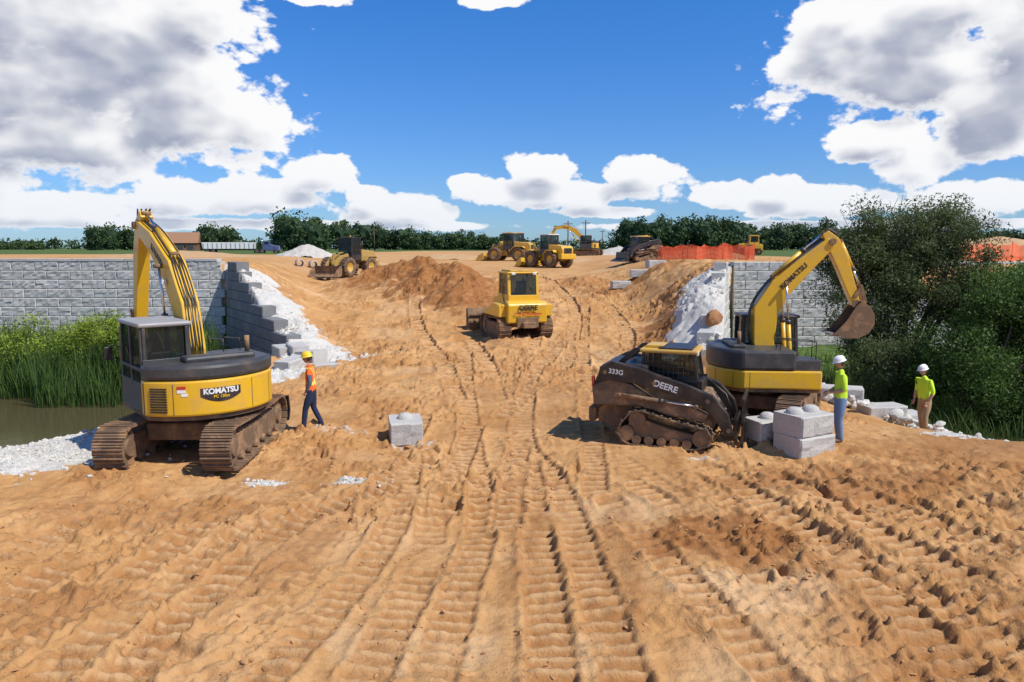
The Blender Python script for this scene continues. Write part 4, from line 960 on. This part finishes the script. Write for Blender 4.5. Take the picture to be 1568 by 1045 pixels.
n=14000; xx=rng.uniform(9.,30,n); yy=rng.uniform(20.,34,n); k=inpoly(xx,yy,RPOLY)&(dpoly(xx,yy,RP)>2.8)&~((xx<12.2)&(yy<24))&(yy>21.0+.8*fbm(xx/1.5,yy*0,2,9)); xx,yy=xx[k],yy[k]
blades('grass_tussocks',xx,yy,np.maximum(hz(xx,yy),-1.4),rng.uniform(.3,1.15,len(xx))*(1+.5*fbm(xx/1.2,yy/1.2,2,78)),.014,REED,.5)
n=3500; xx=rng.uniform(11.5,20,n); yy=rng.uniform(17.,20.3,n); k=(dpoly(xx,yy,RP)>2.2)&inpoly(xx,yy,RPOLY)&(vn(xx*1.3,yy*1.3,4)>.55); xx,yy=xx[k],yy[k]
blades('grass_verge',xx,yy,np.maximum(hz(xx,yy),-1.35),rng.uniform(.15,.4,len(xx)),.01,REED,.5)
ells=[];TR=[]
def trow(px0,px1,top0,top1,D,n,wid=1.):
    for i in range(n):
        t=(i+.5)/n+random.uniform(-.4,.4)/n; px=px0+(px1-px0)*t; tp=top0+(top1-top0)*t+random.uniform(-2,8)
        d=D*random.uniform(.95,1.1); x=(px-784)/1132*d; zt=4.4+(380-tp)/1132*d; h=zt-3.4
        r=h*random.uniform(.30,.45)*wid
        ells.append((x,d,3.4+h*.62,r,r,h*.40)); ells.append((x+random.uniform(-.5,.5)*r,d,3.4+h*.32,r*.95,r*.9,h*.3)); TR.append((x,d,h))
for a in((142,210,342,346,320,6),(302,368,350,349,330,6),(318,350,346,348,320,2),(428,495,328,333,262,6),(500,540,335,340,340,4),(540,620,342,350,380,10),(620,700,352,358,400,11),(690,780,355,362,390,10),
   (740,780,362,366,390,5),(948,1140,333,336,300,18),(1140,1275,348,336,330,13),(1275,1480,350,355,330,15),(1470,1640,352,356,330,12),(-60,70,366,370,420,9),(560,580,340,342,360,1),(-500,-60,360,362,400,20),(1640,2000,350,352,350,20)): trow(*a)
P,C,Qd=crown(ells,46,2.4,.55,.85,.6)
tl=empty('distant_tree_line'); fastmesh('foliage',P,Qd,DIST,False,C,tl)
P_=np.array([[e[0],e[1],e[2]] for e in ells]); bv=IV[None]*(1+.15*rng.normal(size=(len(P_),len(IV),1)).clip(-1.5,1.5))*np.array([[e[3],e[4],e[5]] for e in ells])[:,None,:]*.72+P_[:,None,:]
cr=np.full((bv.shape[0]*bv.shape[1],4),.12); fastmesh('light_block_core',bv.reshape(-1,3),(IF[None]+(np.arange(len(P_))*len(IV))[:,None,None]).reshape(-1,3),DIST,False,cr,tl)  # dark solid cores added inside the crowns to block light
multi('trunks',[tubegeo([(x,d,3.2),(x,d,3.4+h*.5)],[.3,.15],6) for x,d,h in TR],BARK,tl)
ells=[(x,random.uniform(620,700),3.4+random.uniform(1.5,4),random.uniform(9,16),6,random.uniform(3.5,6.5)) for x in np.arange(-900,1100,13)]
P,C,Qd=crown(ells,26,4.5,1.3,.7,.6); fastmesh('distant_hedgerow',P,Qd,DIST,False,C)
# ------------------------------------------------------------------ background items
barn=empty('barn',(-138,312,3.35),R(12))
BR=paint('barn_roof',(.30,.15,.08),.8,0,.3,(.34,.2,.12)); BW=paint('barn_wall',(.16,.08,.05),.85,0,.2)
box('walls',-6.8,6.8,-4.5,4.5,0,3.2,BW,barn,0)
V=[(-7.2,-5,3.1),(7.2,-5,3.1),(7.2,5,3.1),(-7.2,5,3.1),(-7.2,0,7.6),(7.2,0,7.6)]
fixn(mobj('roof',V,[(0,1,5,4),(3,4,5,2),(0,4,3),(1,2,5),(0,3,2,1)],BR,barn))
for x in(-4,0,4): box('door',x-1.2,x+1.2,-4.56,-4.5,0,2.5,DARK,barn,0)
for x in(-2,2): box('window',x-.4,x+.4,-4.55,-4.5,1.2,2.2,GLASS,barn,0)
tk=empty('dump_truck',(-56,150,gz(-56,150)-.2),R(8),.92)
prism('trailer_body',[(-6.2,1.1),(-6.4,2.5),(4.6,2.5),(4.4,1.1)],-1.2,1.2,WHITE,tk,.05)
parts=[boxgeo((-6+i*.95,-1.24,1.75),(.1,.06,1.2)) for i in range(12)]; multi('ribs',parts,STEEL,tk)
box('frame',-6,8.2,-.4,.4,.8,1.08,BLACK,tk,.02)
for x in(-5.4,-4.2,4.9,6.0,9.0):
    for s in(-1,1): lathe('tyre',[(.25,-.18),(.5,-.18),(.52,0),(.5,.18),(.25,.18)],RUB,tk,(x,s*1.0,.52),20); lathe('rim',[(.001,-.1),(.26,-.15),(.26,.15),(.001,.1)],STEEL,tk,(x,s*1.0,.52),16)
prism('cab_body',[(6.3,.8),(6.3,2.8),(7.7,2.8),(8.0,2.0),(9.6,1.8),(9.8,.7)],-1.15,1.15,BLUE,tk,.08); box('windscreen',7.72,7.95,-1.,1.,2.1,2.7,GLASS,tk,0); box('side_window',6.7,7.6,-1.17,-1.155,2.1,2.65,GLASS,tk,0)
cyl('exhaust_stack',(6.2,-1.,1.2),(6.2,-1.,3.4),.08,CHROME,tk)
def pile(name,x,y,r,h,mat,sx=1.,seed=0):
    n_=60;g=np.linspace(-1,1,n_);GX,GY=np.meshgrid(g,g);d=np.hypot(GX,GY)+.12*fbm(GX*3+seed,GY*3,3,seed)
    zz=h*np.clip(1-d,0,1)**.85+h*.06*fbm(GX*9,GY*9,3,seed+4)*(d<1)-.15*ss(.95,1.1,d)
    i=np.arange(n_*n_).reshape(n_,n_);q=np.stack([i[:-1,:-1],i[:-1,1:],i[1:,1:],i[1:,:-1]],-1).reshape(-1,4)
    o=fastmesh(name,np.stack([GX*r*sx,GY*r,zz],-1).reshape(-1,3),q,mat,True);o.location=(x,y,gz(x,y)-.05)
PG=paint('pale_gravel',(.46,.42,.36),.95,0,.4,(.58,.53,.46),.5,1.5); PS_=paint('pile_sand',(.50,.31,.15),.95,0,.4,(.42,.24,.11),.5,1.)
pile('gravel_pile',-27,98,3.3,1.7,PG,1.2,3); pile('gravel_pile',15.5,108,3.5,1.3,PG,1.3,5); pile('sand_pile',62,95,9,2.6,PS_,1.6,6); pile('sand_pile',-40,90,5,.8,PS_,2.2,8); pile('sand_pile',20,80,4,1.,PS_,1.5,9)
pile('sand_pile',-16,76,3,.7,PS_,1.9,12); pile('sand_pile',-8,92,3,.7,PS_,2.,13); pile('sand_pile',6,84,3,.7,PS_,1.9,14)
for x,y,h in((15.,200,8.2),(20.2,205,8.6),(-48,260,8),(40,330,9)):
    u=empty('utility_pole',(x,y,gz(x,y))); cyl('pole',(0,0,0),(0,0,h),.16,BARK,u,8); box('crossarm',-1.2,1.2,-.08,.08,h-.9,h-.72,BARK,u,0)
    for xx_ in(-1.,-.5,.5,1.): cyl('insulator',(xx_,0,h-.72),(xx_,0,h-.5),.06,GREYP,u,6)
def fencemat():
    m,nt,b=newmat('orange_mesh'); b.inputs['Base Color'].default_value=(.85,.13,.04,1);b.inputs['Roughness'].default_value=.6
    t=N(nt,'ShaderNodeBsdfTransparent');mx=N(nt,'ShaderNodeMixShader')
    uv=N(nt,'ShaderNodeTexCoord').outputs['UV']; s=N(nt,'ShaderNodeSeparateXYZ');nt.links.new(uv,s.inputs[0])
    a=Mt(nt,'GREATER_THAN',Mt(nt,'FRACT',Mt(nt,'MULTIPLY',s.outputs[0],12.)),.45);c=Mt(nt,'GREATER_THAN',Mt(nt,'FRACT',Mt(nt,'MULTIPLY',s.outputs[1],12.)),.5)
    h=Mt(nt,'MULTIPLY',a,c);nt.links.new(h,mx.inputs[0]);nt.links.new(b.outputs[0],mx.inputs[1]);nt.links.new(t.outputs[0],mx.inputs[2]);nt.links.new(mx.outputs[0],nt.nodes['Material Output'].inputs[0]);return m
FM=fencemat()
def fence(pts,h=1.25):
    e=empty('orange_safety_fence'); C=[]
    for a,b in zip(pts[:-1],pts[1:]):
        L=math.dist(a,b);k=max(2,int(L/.35))
        for i in range(k): C.append((a[0]+(b[0]-a[0])*i/k,a[1]+(b[1]-a[1])*i/k))
    V=[];F=[]
    for i,(x,y) in enumerate(C):
        z=gz(x,y);yo=.08*math.sin(i*1.3);sag=.18*abs(math.sin(i*.45))+.08*math.sin(i*2.1)
        V+=[(x,y+yo,z+.03),(x,y+yo*1.5,z+h*.5),(x,y+yo,z+h-sag)]
    for i in range(len(C)-1):
        a=i*3; F+=[(a,a+3,a+4,a+1),(a+1,a+4,a+5,a+2)]
    o=mobj('netting',V,F,FM,e); ul=o.data.uv_layers.new(name='UVMap')
    for p in o.data.polygons:
        for li in p.loop_indices:
            vi=o.data.loops[li].vertex_index; ul.data[li].uv=((vi//3)*.35,(vi%3)*h*.5)
    for i in range(0,len(C),7): x,y=C[i];z=gz(x,y); cyl('stake',(x,y+.05,z-.1),(x,y+.05,z+h+.15),.025,BARK,e,6)
fence([(11.2,57),(13.5,54.5),(17.3,53),(18.,58)]); fence([(13.2,66),(21,70)]); fence([(31,52),(42,55),(60,58)],1.3); fence([(33,46),(50,48)],1.)
for i,(x,y,r) in enumerate(((-20,70,.3),(-19,71,.25))): 
    e=empty('concrete_pipe',(x,y,gz(x,y)+.3),R(20)); lathe('barrel',[(.3,-1.2),(.36,-1.2),(.36,1.2),(.3,1.2),(.3,-1.2)],CONC2,e,(0,0,0),20)
# ------------------------------------------------------------------ light, sky, camera
sx,sy,el=.88,-.47,R(52); az=math.atan2(sx,sy)
l=math.hypot(sx,sy); sd=Vector((sx/l*math.cos(el),sy/l*math.cos(el),math.sin(el)))
L=bpy.data.lights.new('sun','SUN');L.energy=5.0;L.angle=R(.53);L.color=(1,.955,.88);lo=bpy.data.objects.new('sun',L);COL.objects.link(lo);lo.rotation_euler=(-sd).to_track_quat('-Z','Y').to_euler();lo.location=(30,-12,50)
W=bpy.data.worlds.new('World');S.world=W;W.use_nodes=True;nt=W.node_tree;nt.nodes.clear()
out=N(nt,'ShaderNodeOutputWorld')
sky=N(nt,'ShaderNodeTexSky',sky_type='NISHITA');sky.sun_disc=False;sky.sun_elevation=el;sky.sun_rotation=az;sky.air_density=1.;sky.dust_density=.3;sky.ozone_density=3.;sky.altitude=200
tc=N(nt,'ShaderNodeTexCoord').outputs['Generated'];sp=N(nt,'ShaderNodeSeparateXYZ');nt.links.new(tc,sp.inputs[0])
AZ=Mt(nt,'ARCTAN2',sp.outputs[0],sp.outputs[1]);HL=Mt(nt,'SQRT',Mt(nt,'ADD',Mt(nt,'MULTIPLY',sp.outputs[0],sp.outputs[0]),Mt(nt,'MULTIPLY',sp.outputs[1],sp.outputs[1])))
TE=Mt(nt,'DIVIDE',sp.outputs[2],Mt(nt,'MAXIMUM',HL,.02))
tint=Mix(nt,Sm(nt,TE,.0,.38),(.62,.93,1.45),(.36,1.0,1.75))
skc=Mix(nt,1.,sky.outputs[0],tint,'MULTIPLY')
bgs=N(nt,'ShaderNodeBackground');bgs.inputs[1].default_value=.088;nt.links.new(skc,bgs.inputs[0])
def dirs(px,py):
    a=(px-784)/1132;b=(522.5-py)/1132;p=R(7.17);y=math.cos(p)+b*math.sin(p);z=-math.sin(p)+b*math.cos(p);return math.atan2(a,y),z/math.hypot(a,y)
CL=[(80,50,300,110),(270,165,150,80),(90,215,190,55),(-150,150,250,200),(310,25,80,50),(370,190,70,38),(60,120,260,120),
 (60,315,120,22),(270,303,70,24),(400,300,90,24),(490,275,50,24),(600,322,80,20),(330,344,420,8),
 (850,295,150,20),(838,262,50,26),(968,272,50,28),(720,285,36,14),(930,325,70,8),(560,300,30,14),
 (1115,298,50,18),(1245,308,120,22),(1390,255,55,30),(1500,305,100,26),(1300,345,420,7),(1190,290,40,18),
 (1400,95,210,75),(1300,60,80,60),(1530,165,100,70),(1350,215,70,34),(1620,60,200,120),(740,0,60,12),(480,-2,50,10),(1450,20,140,60)]
def cloudgroup(nm,det,vdet):
    grp=bpy.data.node_groups.new(nm,'ShaderNodeTree')
    grp.interface.new_socket('az',in_out='INPUT',socket_type='NodeSocketFloat');grp.interface.new_socket('te',in_out='INPUT',socket_type='NodeSocketFloat');grp.interface.new_socket('d',in_out='OUTPUT',socket_type='NodeSocketFloat')
    gi=N(grp,'NodeGroupInput');go=N(grp,'NodeGroupOutput');a_,t_=gi.outputs[0],gi.outputs[1]
    c0=N(grp,'ShaderNodeCombineXYZ');grp.links.new(a_,c0.inputs[0]);grp.links.new(t_,c0.inputs[1])
    cv=N(grp,'ShaderNodeCombineXYZ');grp.links.new(a_,cv.inputs[0]);grp.links.new(Mt(grp,'MULTIPLY',t_,1.45),cv.inputs[1])
    n1=Noise(grp,cv.outputs[0],10.,det,.6)
    vo=N(grp,'ShaderNodeTexVoronoi');vo.normalize=True;vo.inputs['Scale'].default_value=19.;vo.inputs['Detail'].default_value=vdet;vo.inputs['Roughness'].default_value=.6
    wv=N(grp,'ShaderNodeVectorMath',operation='ADD');grp.links.new(cv.outputs[0],wv.inputs[0])
    nn=N(grp,'ShaderNodeTexNoise');nn.inputs['Scale'].default_value=16.;nn.inputs['Detail'].default_value=min(det,4.);grp.links.new(cv.outputs[0],nn.inputs['Vector'])
    sc_=N(grp,'ShaderNodeVectorMath',operation='SCALE');grp.links.new(nn.outputs['Color'],sc_.inputs[0]);sc_.inputs['Scale'].default_value=.04;grp.links.new(sc_.outputs[0],wv.inputs[1]);grp.links.new(wv.outputs[0],vo.inputs['Vector'])
    E_=None
    for px,py,rx,ry in CL:
        A,T=dirs(px,py);A2,_=dirs(px+rx,py);A1,_=dirs(px-rx,py);ra=(A2-A1)/2;rt=ry/1132*math.cos(A)
        ma=N(grp,'ShaderNodeVectorMath',operation='MULTIPLY_ADD');grp.links.new(c0.outputs[0],ma.inputs[0]);ma.inputs[1].default_value=(1/ra,1/rt,0);ma.inputs[2].default_value=(-A/ra,-T/rt,0)
        ln=N(grp,'ShaderNodeVectorMath',operation='LENGTH');grp.links.new(ma.outputs[0],ln.inputs[0])
        E_=ln.outputs['Value'] if E_ is None else Mt(grp,'SMOOTH_MIN',E_,ln.outputs['Value'],.15)
    F_=Mt(grp,'SUBTRACT',1.1,E_)
    side=Sm(grp,Mt(grp,'ABSOLUTE',a_),.75,1.1,-3.,.0)
    gen=Mt(grp,'SUBTRACT',Mt(grp,'ADD',side,Mt(grp,'MULTIPLY',Mt(grp,'SUBTRACT',nn.outputs[0],.60),4.)),Sm(grp,t_,.8,1.6,0.,3.))
    F_=Mt(grp,'MAXIMUM',Mt(grp,'MAXIMUM',F_,gen),-1.2)
    d=Mt(grp,'MINIMUM',Mt(grp,'MULTIPLY',F_,1.1),.8)
    k1,k2=(3.0,1.9) if det>4 else (2.0,1.1)
    d=Mt(grp,'ADD',d,Mt(grp,'MULTIPLY',Mt(grp,'SUBTRACT',n1,.48),k1));d=Mt(grp,'ADD',d,Mt(grp,'MULTIPLY',Mt(grp,'SUBTRACT',.38,vo.outputs['Distance']),k2))
    grp.links.new(d,go.inputs[0]); return grp
G1=cloudgroup('cloud_field',8,3.);G2=cloudgroup('cloud_field_soft',2.5,1.)
def fld(grp,da,dt):
    g=N(nt,'ShaderNodeGroup');g.node_tree=grp;nt.links.new(Mt(nt,'ADD',AZ,da),g.inputs[0]);nt.links.new(Mt(nt,'ADD',TE,dt),g.inputs[1]);return g.outputs[0]
D0=fld(G1,0,0);D1=fld(G2,.014,.026)
mask=Sm(nt,D0,.0,.26)
sh=Mt(nt,'ADD',Mt(nt,'MULTIPLY',Sm(nt,D1,.2,1.15),.85),Mt(nt,'MULTIPLY',Sm(nt,Mt(nt,'SUBTRACT',D1,D0),-.3,.9),.22),clamp=True)
sh=Mt(nt,'MULTIPLY',sh,Sm(nt,D0,.1,.8,.2,1.))
ccol=Mix(nt,sh,(.97,.97,.98),(.36,.40,.52))
hz_=Sm(nt,TE,.0,.14,.4,0.);ccol=Mix(nt,hz_,ccol,(.68,.77,.90))
mask=Mt(nt,'MULTIPLY',mask,Sm(nt,TE,-.002,.03,.5,1.))
bgc=N(nt,'ShaderNodeBackground');bgc.inputs[1].default_value=1.;nt.links.new(ccol,bgc.inputs[0])
mx=N(nt,'ShaderNodeMixShader');nt.links.new(mask,mx.inputs[0]);nt.links.new(bgs.outputs[0],mx.inputs[1]);nt.links.new(bgc.outputs[0],mx.inputs[2]);nt.links.new(mx.outputs[0],out.inputs[0])
W.cycles.sampling_method='MANUAL';W.cycles.sample_map_resolution=256
cam=bpy.data.cameras.new('camera');cam.lens=26.;cam.sensor_width=36;cam.clip_end=6000;cam.clip_start=.1
co=bpy.data.objects.new('camera',cam);COL.objects.link(co);co.location=(0,0,4.4);co.rotation_euler=(R(90-7.17),0,0);S.camera=co
print('DONE objects',len(bpy.data.objects))
